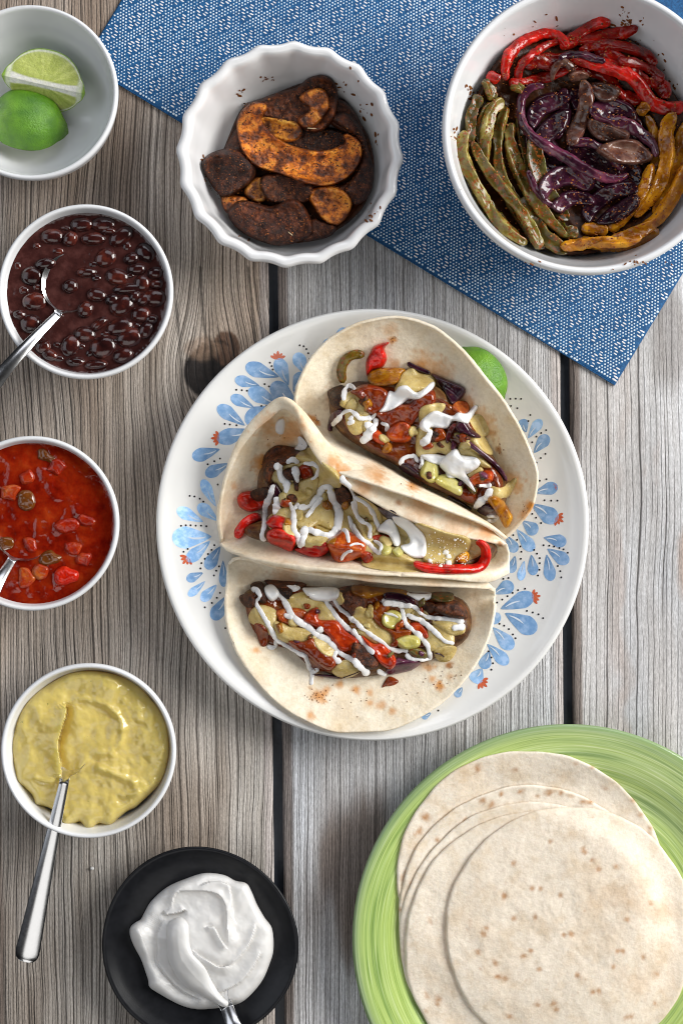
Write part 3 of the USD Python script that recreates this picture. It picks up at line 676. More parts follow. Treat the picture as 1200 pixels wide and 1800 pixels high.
DOTS = [(R1, [(770, 230), (790, 235), (805, 250), (815, 272), (822, 303), (613, 322), (622, 340), (628, 358), (585, 435), (608, 447), (436, 465), (465, 467), (492, 470), (568, 550), (595, 550), (622, 555), (650, 560), (375, 645), (402, 648), (437, 652), (438, 770), (467, 762), (285, 858), (320, 842), (350, 828), (190, 1025), (215, 1028), (243, 1040), (262, 1055), (378, 955), (338, 965), (962, 215), (745, 480)]),
        (R3, [(145, 13), (170, 10), (195, 10), (222, 12), (250, 12), (278, 15), (180, 135), (158, 150), (320, 115), (305, 140), (287, 162), (270, 187), (252, 210), (247, 238), (345, 227), (330, 250), (318, 275), (350, 367), (333, 393), (307, 420), (270, 443), (378, 553)]),
        (R2, [(770, 513), (798, 512), (826, 513), (773, 550), (807, 562), (875, 598), (865, 630), (958, 678), (932, 693), (907, 712), (885, 742), (955, 803), (930, 825), (908, 850), (925, 945), (960, 937), (950, 1048), (985, 1050), (1018, 1050), (885, 1120), (905, 1140), (932, 1168)]),
        (R4, [(785, 62), (805, 87), (822, 122), (828, 150), (825, 187), (945, 115), (975, 118), (1000, 122), (1028, 130), (1050, 137), (1072, 155), (895, 140), (910, 160), (925, 183), (925, 210), (923, 245), (915, 275), (1020, 225), (1033, 252), (1038, 285), (733, 293), (760, 288), (847, 345), (810, 352), (782, 367), (755, 384), (727, 402), (700, 418), (857, 462), (888, 470), (918, 480), (942, 500), (713, 530), (737, 540), (762, 558), (783, 586), (797, 606), (655, 675), (670, 708), (678, 738), (670, 772), (390, 988), (368, 975)])]
dv = []
for o, ps in DOTS:
    for x, y in crop(ps, *o, 3):
        a = np.linspace(0, 2 * np.pi, 10, endpoint=False); q = np.stack([x + 1.75 * np.cos(a), y + 1.75 * np.sin(a)], 1)
        v = np.vstack([W(q[:, 0], q[:, 1], plate_h(q[:, 0], q[:, 1]) + 0.0002), W(x, y, plate_h(np.array(x), np.array(y)) + 0.00026)[None]])
        i = np.arange(10); f = np.stack([(i + 1) % 10, i, np.full(10, 10)], 1); dv.append((v, f))
put(dinner, 'painted_dots', join(*dv), MAT['dot'], kind='stuff')

BLK = [(0, .0042), (.022, .0043), (.031, .0052), (.037, .0076), (.046, .0100), (.053, .0125), (.0585, .0155), (.0600, .0163), (.0612, .0163), (.0618, .0156), (.0612, .0146), (.0560, .0110), (.046, .0070), (.036, .0030), (.030, .0004), (.028, 0), (0, .0010)]
blk_c = axis(350.5, 1661, 0.016)
def wavy(R, z, th): return R * (1 + np.clip(R / 0.06, 0, 1) ** 2 * (0.006 * np.cos(2 * th + 1.0) + 0.010 * np.cos(3 * th + 0.5)))
dish = thing('black_dish', 'small matte black dish holding sour cream', 'dish', [blk_c[0], blk_c[1], 0.0004])
bk = lathe(BLK, [blk_c[0], blk_c[1], 0.0004], 200, 110, wavy); put(dish, 'dish_body', bk, MAT['black']); hm_add(bk)

def green_material():
    gc = W(997, 1651, 0.02)
    N = {'g': ('geometry', {}), 'c': ('vector_math', {'math_type': 'subtract', 'vector2': (float(GREEN_C[0]), float(GREEN_C[1]), 0.0)}), 's': ('separate_xyz', {}), 'xy': ('combine_xyz', {}), 'l': ('vector_math', {'math_type': 'length'}),
         'r7': ('math', {'math_type': 'multiply', 'value2': 1100.0}), 'nv': ('vector_math', {'math_type': 'normalize'}), 'sn': ('separate_xyz', {}), 'ax': ('math', {'math_type': 'multiply', 'value2': 1.6}), 'ay': ('math', {'math_type': 'multiply', 'value2': 1.6}), 'cv': ('combine_xyz', {}),
         'n': ('noise_texture', {'scale': 1.0, 'detail': 4, 'roughness': 0.65}), 'ramp': ('rgb_ramp', {'ramp': [(0.26, (.10, .17, .06)), (0.36, (.25, .37, .10)), (0.46, (.36, .49, .14)), (0.56, (.42, .56, .19)), (0.68, (.58, .68, .36))]}),
         'r3': ('math', {'math_type': 'multiply', 'value2': 330.0}), 'cv3': ('combine_xyz', {}), 'n3': ('noise_texture', {'scale': 1.0, 'detail': 2}), 'ramp3': ('rgb_ramp', {'ramp': [(0.33, (.60, .68, .56)), (0.46, (1, 1, 1)), (0.62, (1.12, 1.08, 1.0))]}),
         'x': ('mix', {'mix_type': 'multiply', 'fac': 1.0}), 'rim': ('map_range', {'from_min': 0.1275, 'from_max': 0.1345, 'to_min': 0.0, 'to_max': 0.75, 'clamp': True}), 'x2': ('mix', {'mix_type': 'mix', 'color2': (.20, .30, .17)}),
         'b': ('bump', {'strength': 0.5, 'distance': 0.0003}), 'p': ('principled_bsdf', {'roughness': 0.22, 'coat_weight': 0.3, 'coat_roughness': 0.1})}
    L = [('g.position', 'c.vector1'), ('c.vector', 's.vector'), ('s.x', 'xy.x'), ('s.y', 'xy.y'), ('xy.vector', 'l.vector1'), ('xy.vector', 'nv.vector1'), ('nv.vector', 'sn.vector'), ('sn.x', 'ax.value1'), ('sn.y', 'ay.value1'),
         ('l.value', 'r7.value1'), ('r7.value', 'cv.x'), ('ax.value', 'cv.y'), ('ay.value', 'cv.z'), ('cv.vector', 'n.vector'), ('n.fac', 'ramp.fac'),
         ('l.value', 'r3.value1'), ('r3.value', 'cv3.x'), ('ax.value', 'cv3.y'), ('ay.value', 'cv3.z'), ('cv3.vector', 'n3.vector'), ('n3.fac', 'ramp3.fac'),
         ('ramp.color', 'x.color1'), ('ramp3.color', 'x.color2'), ('l.value', 'rim.value'), ('rim.result', 'x2.fac'), ('x.color', 'x2.color1'), ('x2.color', 'p.base_color'), ('n.fac', 'b.height'), ('b.normal', 'p.normal')]
    return M('green_brushed_glaze', N, L)
GRN = [(0, .0055), (.070, .0057), (.092, .0066), (.102, .0095), (.112, .0135), (.124, .0168), (.1310, .0186), (.1335, .0190), (.1352, .0186), (.1357, .0174), (.1340, .0160), (.120, .0120), (.105, .0060), (.092, .0012), (.088, 0), (.084, .0010), (0, .0022)]
GREEN_C = axis(997.5, 1651.5, 0.0185)
MAT['green'] = green_material()
gplate = thing('green_plate', 'lime green plate with brushed rings under a stack of tortillas', 'plate', [GREEN_C[0], GREEN_C[1], 0.0004])
gm = lathe(GRN, [GREEN_C[0], GREEN_C[1], 0.0004], 300, 120); put(gplate, 'plate_body', gm, MAT['green']); hm_add(gm)

# ------------------------------------------------------------------ spoons
ROLLB = 12.0
def spoon(name, label, tip, neck, end, ztip, zneck, zend, wb, wn, we, deep=0.006, roll=0.0, arch_h=0.006):
    """tip of the bowl, neck and handle end as pixels with heights; widths in metres"""
    a, b, c = W(*tip, ztip), W(*neck, zneck), W(*end, zend)
    nb, nh = 36, 60
    tb, thh = np.linspace(0, 1, nb), np.linspace(0, 1, nh)
    def loft(cen, hw, conc, th, rl):
        n = len(cen); us = np.linspace(-1, 1, 19)
        T = np.gradient(cen, axis=0); T /= np.linalg.norm(T, axis=1, keepdims=True)
        B = np.cross(T, [0, 0, 1.0]); B /= np.linalg.norm(B, axis=1, keepdims=True); N = np.cross(B, T)
        rl = np.radians(rl)[:, None]; B, N = B * np.cos(rl) + N * np.sin(rl), N * np.cos(rl) - B * np.sin(rl)
        top = cen[:, None] + B[:, None] * (us[None] * hw[:, None])[..., None] + N[:, None] * (conc[:, None] * (us[None] ** 2 - 1))[..., None]
        bot = top - N[:, None] * (th[:, None] * (1 - 0.75 * us[None] ** 6))[..., None]
        ring = np.concatenate([top, bot[:, ::-1]], 1); m = ring.shape[1]
        v = ring.reshape(-1, 3); f = gridfaces(n, m, True)
        k = len(v); v = np.vstack([v, ring[0].mean(0), ring[-1].mean(0)])
        i = np.arange(m); j = (i + 1) % m
        f = np.vstack([f, np.stack([np.full(m, k), j, i], 1), np.stack([np.full(m, k + 1), (n - 1) * m + i, (n - 1) * m + j], 1)])
        if np.einsum('ij,ij->i', v[f[:, 0]], np.cross(v[f[:, 1]], v[f[:, 2]])).sum() < 0: f = f[:, ::-1]
        return v, f
    cb = a + (b - a) * tb[:, None]
    hb = np.maximum(wb / 2 * np.sqrt(np.clip(1 - ((tb - 0.46) / 0.47) ** 2, 0.0004, 1)) , 0.0002); hb = np.where(tb > 0.62, np.maximum(hb, wn / 2), hb)
    db = deep * np.clip(np.sin(np.pi * np.clip(tb * 1.02, 0, 1)) ** 0.8, 0.03, 1)
    hm_ = c - b
    arch = arch_h * np.sin(np.pi * thh)
    chn = b + hm_ * thh[:, None]; chn[:, 2] += arch
    hh = wn / 2 + (we - wn) / 2 * np.clip(thh, 0, 1) ** 1.15
    ends = np.clip((1 - thh) * np.linalg.norm(hm_) / (we * 0.5), 0, 1); hh = hh * (0.55 + 0.45 * np.sqrt(np.clip(1 - (1 - ends) ** 2, 0, 1)))
    t = thing(name, label, 'spoon', [c[0], c[1], 0.0])
    m1 = loft(cb, hb, db, np.full(nb, 0.0011), roll * np.clip(1.6 * (1 - tb), 0, 1)); m2 = loft(chn + (chn[1] - chn[0]) * 0.05, hh, -0.20 * hh - 0.0004, 0.0022 + 0 * thh, 0 * thh)
    put(t, 'spoon_bowl', m1, MAT['steel']); put(t, 'handle', m2, MAT['steel'])
    return m1, m2

# ------------------------------------------------------------------ limes in their bowl
MAT['lime_rind'] = food('lime_rind', [C(.055, .17, .008), C(.11, .28, .012), C(.20, .40, .025)], scale=55, rough=0.30, spec=0.5, bump=0.0007, bscale=900, sss=0.12, sssr=(.5, 1, .1), ssss=0.002, detail=3, tint=True)
MAT['lime_flesh'] = food('lime_flesh', [C(.85, .85, .85), C(1, 1, 1), C(1.12, 1.12, 1.1)], scale=500, rough=0.22, spec=0.5, bump=0.0004, bscale=700, sss=0.3, sssr=(1, 1, .3), ssss=0.004, tint=True, stretch=(1, 1, 1))
def lime_wedge(name, label, Lm, R, phi, M3, pos, group=None, pale=1.0):
    """wedge of a lime about its long axis x, between two cut faces at +-phi/2 around -z (rind down)"""
    n, m = 64, 40
    x = np.linspace(-1, 1, n)
    prof = R * (np.clip(1 - np.abs(x) ** 2.3, 0, 1) ** 0.55) * 0.985
    nub = np.clip((np.abs(x) - 0.90) / 0.10, 0, 1)
    prof = np.maximum(prof, R * 0.14 * (1 - 0.75 * nub) * (np.abs(x) > 0.85))
    xx = Lm / 2 * (x + 0.10 * np.sign(x) * nub)
    ph = np.linspace(-phi / 2, phi / 2, m)
    rind = np.stack([xx[:, None] + 0 * ph, prof[:, None] * np.sin(ph), -prof[:, None] * np.cos(ph)], -1).reshape(-1, 3)
    rind = rind + 0.0004 * (nz(rind, 160, 3) * 2)[:, None] * np.array([0, 1, 1.0])
    fr = gridfaces(n, m)
    base = np.asarray(M3, float)
    t = thing(name, label, 'lime', pos, group)
    def xf(v): return v @ base.T + np.asarray(pos)
    rt = np.ones((n, m, 3)); rt *= (1 + 0.5 * np.clip((np.abs(x) - 0.8) / 0.2, 0, 1) * np.array([[1.0], [1.0]])[0])[:, None, None] if False else 1
    nt = np.clip((np.abs(x) - 0.86) / 0.12, 0, 1)[:, None, None]
    rt = rt * (1 - nt) + nt * C(.55, .55, .8)
    put(t, 'rind', (xf(rind), fr), MAT['lime_rind'], True, tint=rt.reshape(-1, 3))
    q = 44
    rho = np.linspace(0, 1, q)
    for s in (-1, 1):
        p0 = s * phi / 2
        vf = np.stack([xx[:, None] + 0 * rho, prof[:, None] * rho * math.sin(p0), -prof[:, None] * rho * math.cos(p0)], -1)
        dr = (1 - rho[None]) * prof[:, None]
        endd = (1 - np.abs(x))[:, None] * Lm / 2 + 0 * rho[None]
        edge = np.minimum(dr, endd * 0.8)
        core = rho[None] * prof[:, None]
        cw = 0.0019 + 0.0022 * np.clip(np.abs(x), 0, 1)[:, None] ** 3
        a = np.arctan2(core, (xx[:, None] * 0.9)) ; st = nz(np.stack([a * 9, core * 60, 0 * a + s], -1), 1.0, 5)
        pulp = C(.46, .52, .13) * pale + st[..., None] * 2 * C(.16, .15, .07)
        pith = C(.72, .77, .52); rnd = C(.25, .42, .05)
        k1 = np.clip((edge - 0.0006) / 0.0005, 0, 1)[..., None]; k2 = np.clip((edge - 0.0019 - 0.0004 * st) / 0.0009, 0, 1)[..., None]; k3 = np.clip((core - cw) / 0.0010, 0, 1)[..., None]
        col = rnd * (1 - k1) + k1 * (pith * (1 - k2) + k2 * (C(.80, .80, .68) * (1 - k3) + k3 * pulp))
        vf = vf.reshape(-1, 3); bulge = (np.clip(edge / 0.004, 0, 1) * np.clip(core / 0.004, 0, 1) * (0.0008 + 0.0004 * st)).reshape(-1)
        vf = vf + bulge[:, None] * np.array([0, s * math.cos(p0), math.sin(p0) * s * 1.0])
        ff = gridfaces(n, q)
        if s > 0: ff = ff[:, ::-1]
        put(t, 'cut_face', (xf(vf), ff), MAT['lime_flesh'], True, tint=np.clip(col, 0, 1).reshape(-1, 3))
    return t
def rot(ax, ay, az):
    ax, ay, az = map(math.radians, (ax, ay, az))
    X = np.array([[1, 0, 0], [0, math.cos(ax), -math.sin(ax)], [0, math.sin(ax), math.cos(ax)]])
    Y = np.array([[math.cos(ay), 0, math.sin(ay)], [0, 1, 0], [-math.sin(ay), 0, math.cos(ay)]])
    Z = np.array([[math.cos(az), -math.sin(az), 0], [math.sin(az), math.cos(az), 0], [0, 0, 1]])
    return Z @ Y @ X
lime_wedge('lime_wedge', 'lime wedge with its pale cut faces up behind the green one', 0.0475, 0.0232, math.radians(115), rot(28, 4, -12), W(76, 148, 0.0295))
lime_wedge('lime_wedge', 'lime wedge lying rind up in front of the cut face', 0.047, 0.0225, math.radians(120), rot(180, 2, -12), W(50, 217, 0.0105))

# ------------------------------------------------------------------ black beans
MAT['bean_sauce'] = food('bean_sauce', [C(.028, .0085, .008), C(.048, .015, .013), C(.085, .030, .026)], scale=120, rough=0.14, spec=0.45, bump=0.00015, bscale=300, detail=5, coat=0.2)
MAT['bean'] = food('bean_skin', [C(.008, .003, .0035), C(.022, .006, .006), C(.070, .016, .011)], scale=110, rough=0.15, spec=0.45, coat=0.35, bump=0.00008, bscale=600, tint=True)
ZB = 0.0365
_bean = [(685, 205, 142, 88, 0), (800, 285, 150, 95, 35), (540, 205, 130, 85, 5), (345, 285, 130, 90, 0), (465, 300, 90, 80, 60), (618, 300, 140, 75, 0), (840, 350, 70, 60, 70), (960, 390, 120, 95, -40), (697, 425, 120, 105, 40), (300, 465, 115, 70, 10), (212, 545, 110, 120, 90), (575, 520, 60, 110, 90),
         (905, 500, 110, 70, 5), (1025, 525, 70, 90, 90), (775, 550, 130, 95, -10), (940, 590, 100, 90, 80), (465, 612, 90, 80, 20), (845, 630, 170, 65, 5), (640, 670, 110, 80, -10), (230, 712, 105, 140, 90), (805, 740, 110, 140, -60), (1020, 690, 100, 130, 90), (565, 765, 100, 85, 60), (930, 798, 95, 110, 90),
         (655, 862, 110, 60, 40), (790, 880, 150, 100, 15), (560, 930, 90, 120, 90), (855, 950, 150, 110, 20), (465, 1005, 130, 110, 60), (680, 1012, 150, 125, 25), (330, 1065, 100, 70, -20), (815, 1068, 120, 90, 15), (635, 1130, 130, 60, 5), (285, 1010, 90, 80, 10), (205, 860, 110, 120, 80), (385, 380, 80, 50, 0), (245, 350, 60, 45, 0), (500, 1110, 110, 60, 0), (965, 900, 110, 80, 60), (720, 250, 90, 50, 0), (950, 700, 90, 70, 30), (390, 1090, 80, 50, 0), (160, 640, 70, 60, 0), (430, 1020, 70, 50, 40), (1035, 600, 60, 80, 90), (740, 700, 80, 70, 20), (870, 430, 90, 70, 20), (620, 470, 70, 50, 0), (900, 880, 70, 60, 40), (700, 930, 80, 50, 0), (600, 1050, 70, 60, 30), (760, 980, 60, 50, 0), (890, 680, 80, 60, 60), (130, 800, 60, 80, 90), (120, 480, 50, 60, 0), (440, 230, 70, 40, 0), (860, 540, 60, 50, 0), (380, 1000, 60, 50, 0), (540, 1010, 60, 50, 20), (1000, 830, 60, 80, 90), (250, 620, 60, 50, 0), (640, 560, 70, 50, 0)]
beans = []
for k, (x, y, l, w, a) in enumerate(_bean):
    px, py = crop([(x, y)], 0, 340, 3.75)[0]
    l, w = l / 3.75 / S, w / 3.75 / S
    big_ = min(1.0, (l * w) / (0.0100 * 0.0068))
    sub = -0.0016 + 0.0006 * big_ if big_ > 0.6 else -0.0024
    v, f = lump(W(px, py, ZB + sub + 0.0005), (l / 2 * 1.16, w / 2 * 1.16, 0.0040 if big_ > 0.6 else 0.0034), seed=k, rough=0.05, rotz=math.radians(a), sub=3, power=2.15)
    beans.append((v, f, px, py, k))
def bean_surf():
    c = PX(W(*PX(np.array([bean_c[0], bean_c[1], ZB])), ZB))
    a = np.linspace(0, 2 * np.pi, 120, endpoint=False); r = 0.0496
    p = np.stack(PX(np.stack([bean_c[0] + r * np.cos(a), bean_c[1] + r * np.sin(a), ZB + 0 * a], 1)), 1)
    px, py, d, f = field(p, 1.8)
    q = W(px, py, ZB)
    z = ZB + 0.0010 * np.exp(-(d / 5.0)) + 0.0005 * nz(q, 110, 3) * 2 + 0.0003 * nz(q, 320, 8) * 2
    for v, f_, bx, by, k in beans:      # liquid climbs around each bean
        rr = np.hypot(px - bx, py - by)
        z = z + 0.0003 * np.exp(-(rr / 21.0) ** 2)
    v = W(px, py, z)
    if np.cross(v[f[:, 1]] - v[f[:, 0]], v[f[:, 2]] - v[f[:, 0]])[:, 2].sum() < 0: f = f[:, ::-1]
    return v, f
bs = bean_surf()
solo('bean_sauce', bs, MAT['bean_sauce'], 'dark purple brown sauce around the black beans', 'sauce', kind='stuff')
hm_add(bs)
for v, f, bx, by, k in beans:
    hue = RNG.random()
    t = C(.55, .55, .6) if k == 10 else (C(1, 1, 1) + (C(1.9, 1.5, 1.2) - 1) * hue ** 1.3)
    if k == 10:
        solo('black_bean', (v, f), MAT['bean'], 'blue black bean standing highest at the left of the bean bowl', 'bean', tint=np.tile(t, (len(v), 1))); continue
    solo('black_bean', (v, f), MAT['bean'], 'shiny cooked black bean half sunk in the sauce of the bean bowl', 'bean', 'black beans in the bean bowl', tint=np.tile(t, (len(v), 1)))
spoon('spoon', 'steel spoon sunk in the black beans, handle off the left edge', (140, 450), (101, 552), (-34, 705), 0.0345, 0.0385, 0.055, 0.034, 0.0052, 0.0105, deep=0.007, roll=ROLLB)

# ------------------------------------------------------------------ salsa
MAT['salsa'] = food('salsa_sauce', [C(.120, .004, .001), C(.20, .008, .002), C(.27, .017, .003), C(.33, .035, .006)], scale=95, rough=0.11, spec=0.45, bump=0.00035, bscale=190, sss=0.25, sssr=(1, .15, .05), ssss=0.003, detail=5, coat=0.3)
MAT['tomato'] = food('tomato_piece', [C(.30, .012, .003), C(.46, .035, .008), C(.55, .10, .02)], scale=140, rough=0.13, spec=0.4, bump=0.0003, bscale=500, sss=0.25, sssr=(1, .15, .05), ssss=0.003, tint=True)
MAT['green_bit'] = food('green_pepper_bit', [C(.12, .028, .004), C(.17, .055, .008)], scale=200, rough=0.14, coat=0.4, sss=0.2)
ZS = 0.0380
def salsa_surf():
    a = np.linspace(0, 2 * np.pi, 120, endpoint=False); r = 0.0499
    p = np.stack(PX(np.stack([salsa_c[0] + r * np.cos(a), salsa_c[1] + r * np.sin(a), ZS + 0 * a], 1)), 1)
    px, py, d, f = field(p, 1.8)
    q = W(px, py, ZS)
    b = np.clip(d / 22, 0, 1)
    n1 = nz(q, 60, 31, 2) * 2; n2 = nz(q, 120, 32, 2) * 2
    chunk = np.clip(n2 - 0.12, 0, 1)
    z = ZS + 0.0004 * np.exp(-d / 4) + b * (0.0012 * n1 + 0.0022 * chunk + 0.00035 * nz(q, 260, 33, 2) * 2)
    v = W(px, py, z)
    if np.cross(v[f[:, 1]] - v[f[:, 0]], v[f[:, 2]] - v[f[:, 0]])[:, 2].sum() < 0: f = f[:, ::-1]
    return v, f
ss_ = salsa_surf(); solo('salsa', ss_, MAT['salsa'], 'glossy red tomato salsa filling the white bowl', 'salsa', kind='stuff'); hm_add(ss_)
for k, (x, y, l, w, a, kind, lab) in enumerate([(435, 985, 150, 140, 20, 'cherry', 'bright red tomato piece by the lower right rim of the salsa'), (170, 490, 110, 130, 60, 'green', 'olive green pepper piece in the salsa above the spoon'), (265, 955, 120, 90, 30, 'orange', 'orange tomato piece left of the bright red one in the salsa'), (440, 660, 150, 110, 10, 'tom', 'tomato piece at the centre right of the salsa'),
        (470, 795, 120, 90, -20, 'tom', 'tomato piece just above the bright red one in the salsa'), (60, 430, 130, 110, 20, 'orange', 'orange tomato piece at the left of the salsa'), (370, 265, 110, 90, 0, 'tom', 'tomato piece near the top of the salsa'), (180, 330, 100, 80, 40, 'tom', 'tomato piece at the upper left of the salsa'), (330, 870, 120, 90, 10, 'green', 'olive green pepper piece below the middle of the salsa'), (200, 780, 110, 80, -30, 'tom', 'tomato piece right of the spoon neck in the salsa'), (30, 770, 110, 90, 0, 'green', 'olive green pepper piece beside the spoon in the salsa'), (560, 870, 100, 90, 50, 'tom', 'dark red tomato piece against the right rim of the salsa'), (170, 1000, 120, 120, 0, 'orange', 'orange tomato piece low in the salsa beside the spoon handle'), (570, 620, 110, 80, 0, 'tom', 'small tomato piece right of the salsa centre'), (310, 200, 130, 70, -30, 'green', 'long olive green strip under the top rim of the salsa')]):
    px, py = crop([(x, y)], 0, 750, 3.75)[0]
    rg_ = np.random.default_rng(200 + k); an = np.linspace(0, 2 * np.pi, 9, endpoint=False)
    rr_ = 1 + rg_.uniform(-.28, .28, 9); ca_, sa_ = math.cos(math.radians(a)), math.sin(math.radians(a))
    ex, ey = l / 7.0 * rr_ * np.cos(an), w / 7.0 * rr_ * np.sin(an)
    v, f = patch(np.stack([px + ex * ca_ + ey * sa_, py - ex * sa_ + ey * ca_], 1), 0.0032 if kind == 'cherry' else 0.0016, edge=12 if kind == 'cherry' else 8, rough=0.0007, rs=260, sigma=3, seed=k, step=1.5, fine=0.0002)
    t = {'cherry': C(1.25, .5, .5), 'orange': C(.85, 1.1, .9), 'tom': C(.72, .50, .5), 'green': C(1, 1, 1)}[kind]
    solo('pepper_piece' if kind == 'green' else 'tomato_piece', (v, f), MAT['green_bit'] if kind == 'green' else MAT['tomato'], lab, 'pepper' if kind == 'green' else 'tomato', tint=np.tile(t, (len(v), 1)))
spoon('spoon', 'steel spoon standing in the red salsa at the left edge', (50, 925), (20, 985), (-32, 1085), 0.034, 0.0415, 0.056, 0.030, 0.0055, 0.0115)

# ------------------------------------------------------------------ avocado sauce
MAT['guac'] = food('avocado_sauce', [C(.60, .465, .125), C(.635, .495, .145), C(.665, .53, .165)], scale=150, rough=0.19, spec=0.5, bump=0.00012, bscale=260, sss=0.3, sssr=(1, .8, .2), ssss=0.0025, coat=0.25, croughness=0.15, speck=C(.20, .22, .04), sscale=330, spos=(.70, .76))
def guac_surf():
    poly = crop([(480, 92), (600, 100), (700, 130), (790, 185), (860, 260), (915, 330), (950, 410), (958, 500), (955, 580), (930, 680), (890, 750), (830, 810), (770, 865), (720, 890), (670, 930), (620, 972), (560, 960), (520, 990), (480, 992), (455, 950), (420, 960), (360, 968), (330, 930), (300, 885), (250, 862), (200, 852), (180, 800), (140, 760), (90, 725), (75, 650), (62, 560), (62, 480), (85, 400), (120, 310), (190, 230), (280, 165), (380, 110)], 0, 1150, 3.2156)
    poly = smooth_poly(poly, 2)
    px, py, d, f = field(poly, 1.6)
    q = W(px, py, 0.04)
    t = np.clip(d / 16, 0, 1); h = np.sqrt(np.maximum(1 - (1 - t) ** 2, 0))
    z = 0.0300 + 0.0085 * h
    n1 = nz(q, 55, 51) * 2; n2 = nz(q, 140, 52) * 2; n3 = nz(q, 300, 53) * 2
    lumps = np.clip(nz(q, 190, 54) * 2 - 0.02, 0, 1)
    right = np.clip((px - 150) / 80, 0, 1)
    z = z + h * (0.0040 * n1 + 0.0013 * n2 + (0.0001 + 0.0003 * right) * n3 + (0.0008 + 0.0024 * right) * np.clip(nz(q, 120, 54, 2) * 2 - 0.05, 0, 1))
    # spoon furrow: a ridge on the left of a curved cut
    cut = np.array(crop([(365, 275), (375, 330), (350, 420), (328, 520), (340, 600), (355, 700)], 0, 1150, 3.2156)); cc = spl(cut, 60)
    dd = np.hypot(px[:, None] - cc[None, :, 0], py[:, None] - cc[None, :, 1]); i = dd.argmin(1); dm = dd.min(1)
    side = np.sign(px - cc[i, 0]); u = i / 59.0
    fall = np.clip(np.minimum(u / 0.08, (1 - u) / 0.05), 0, 1)
    z = z + np.where(side < 0, 0.0042 * np.exp(-(dm / 17) ** 2), -0.0036 * np.exp(-(dm / 9) ** 2) - 0.0012 * np.exp(-(dm / 30) ** 2)) * fall
    for pth, hh, ww in (([(640, 330), (690, 400), (690, 470), (640, 540)], 0.0018, 6), ([(430, 250), (560, 270), (660, 330)], 0.0016, 7), ([(560, 640), (680, 690), (760, 720)], 0.0022, 7), ([(450, 640), (540, 560), (620, 560)], 0.0015, 7), ([(690, 800), (800, 780), (880, 720)], 0.0016, 6), ([(120, 420), (160, 540), (150, 640)], 0.0014, 9), ([(200, 700), (270, 720), (330, 700)], 0.0016, 6)):
        c2 = spl(crop(pth, 0, 1150, 3.2156), 40); dm = np.hypot(px[:, None] - c2[None, :, 0], py[:, None] - c2[None, :, 1]).min(1); z = z + hh * np.exp(-(dm / ww) ** 2) * h
    v = W(px, py, z)
    if np.cross(v[f[:, 1]] - v[f[:, 0]], v[f[:, 2]] - v[f[:, 0]])[:, 2].sum() < 0: f = f[:, ::-1]
    return v, f
gs_ = guac_surf(); solo('avocado_sauce', gs_, MAT['guac'], 'thick yellow green avocado sauce heaped in the white bowl', 'sauce', kind='stuff'); hm_add(gs_)
spoon('spoon', 'steel spoon with its handle hanging down from the avocado sauce', (118, 1270), (113, 1374), (45, 1690), 0.026, 0.0440, 0.0300, 0.030, 0.0060, 0.0158, arch_h=0.0012)

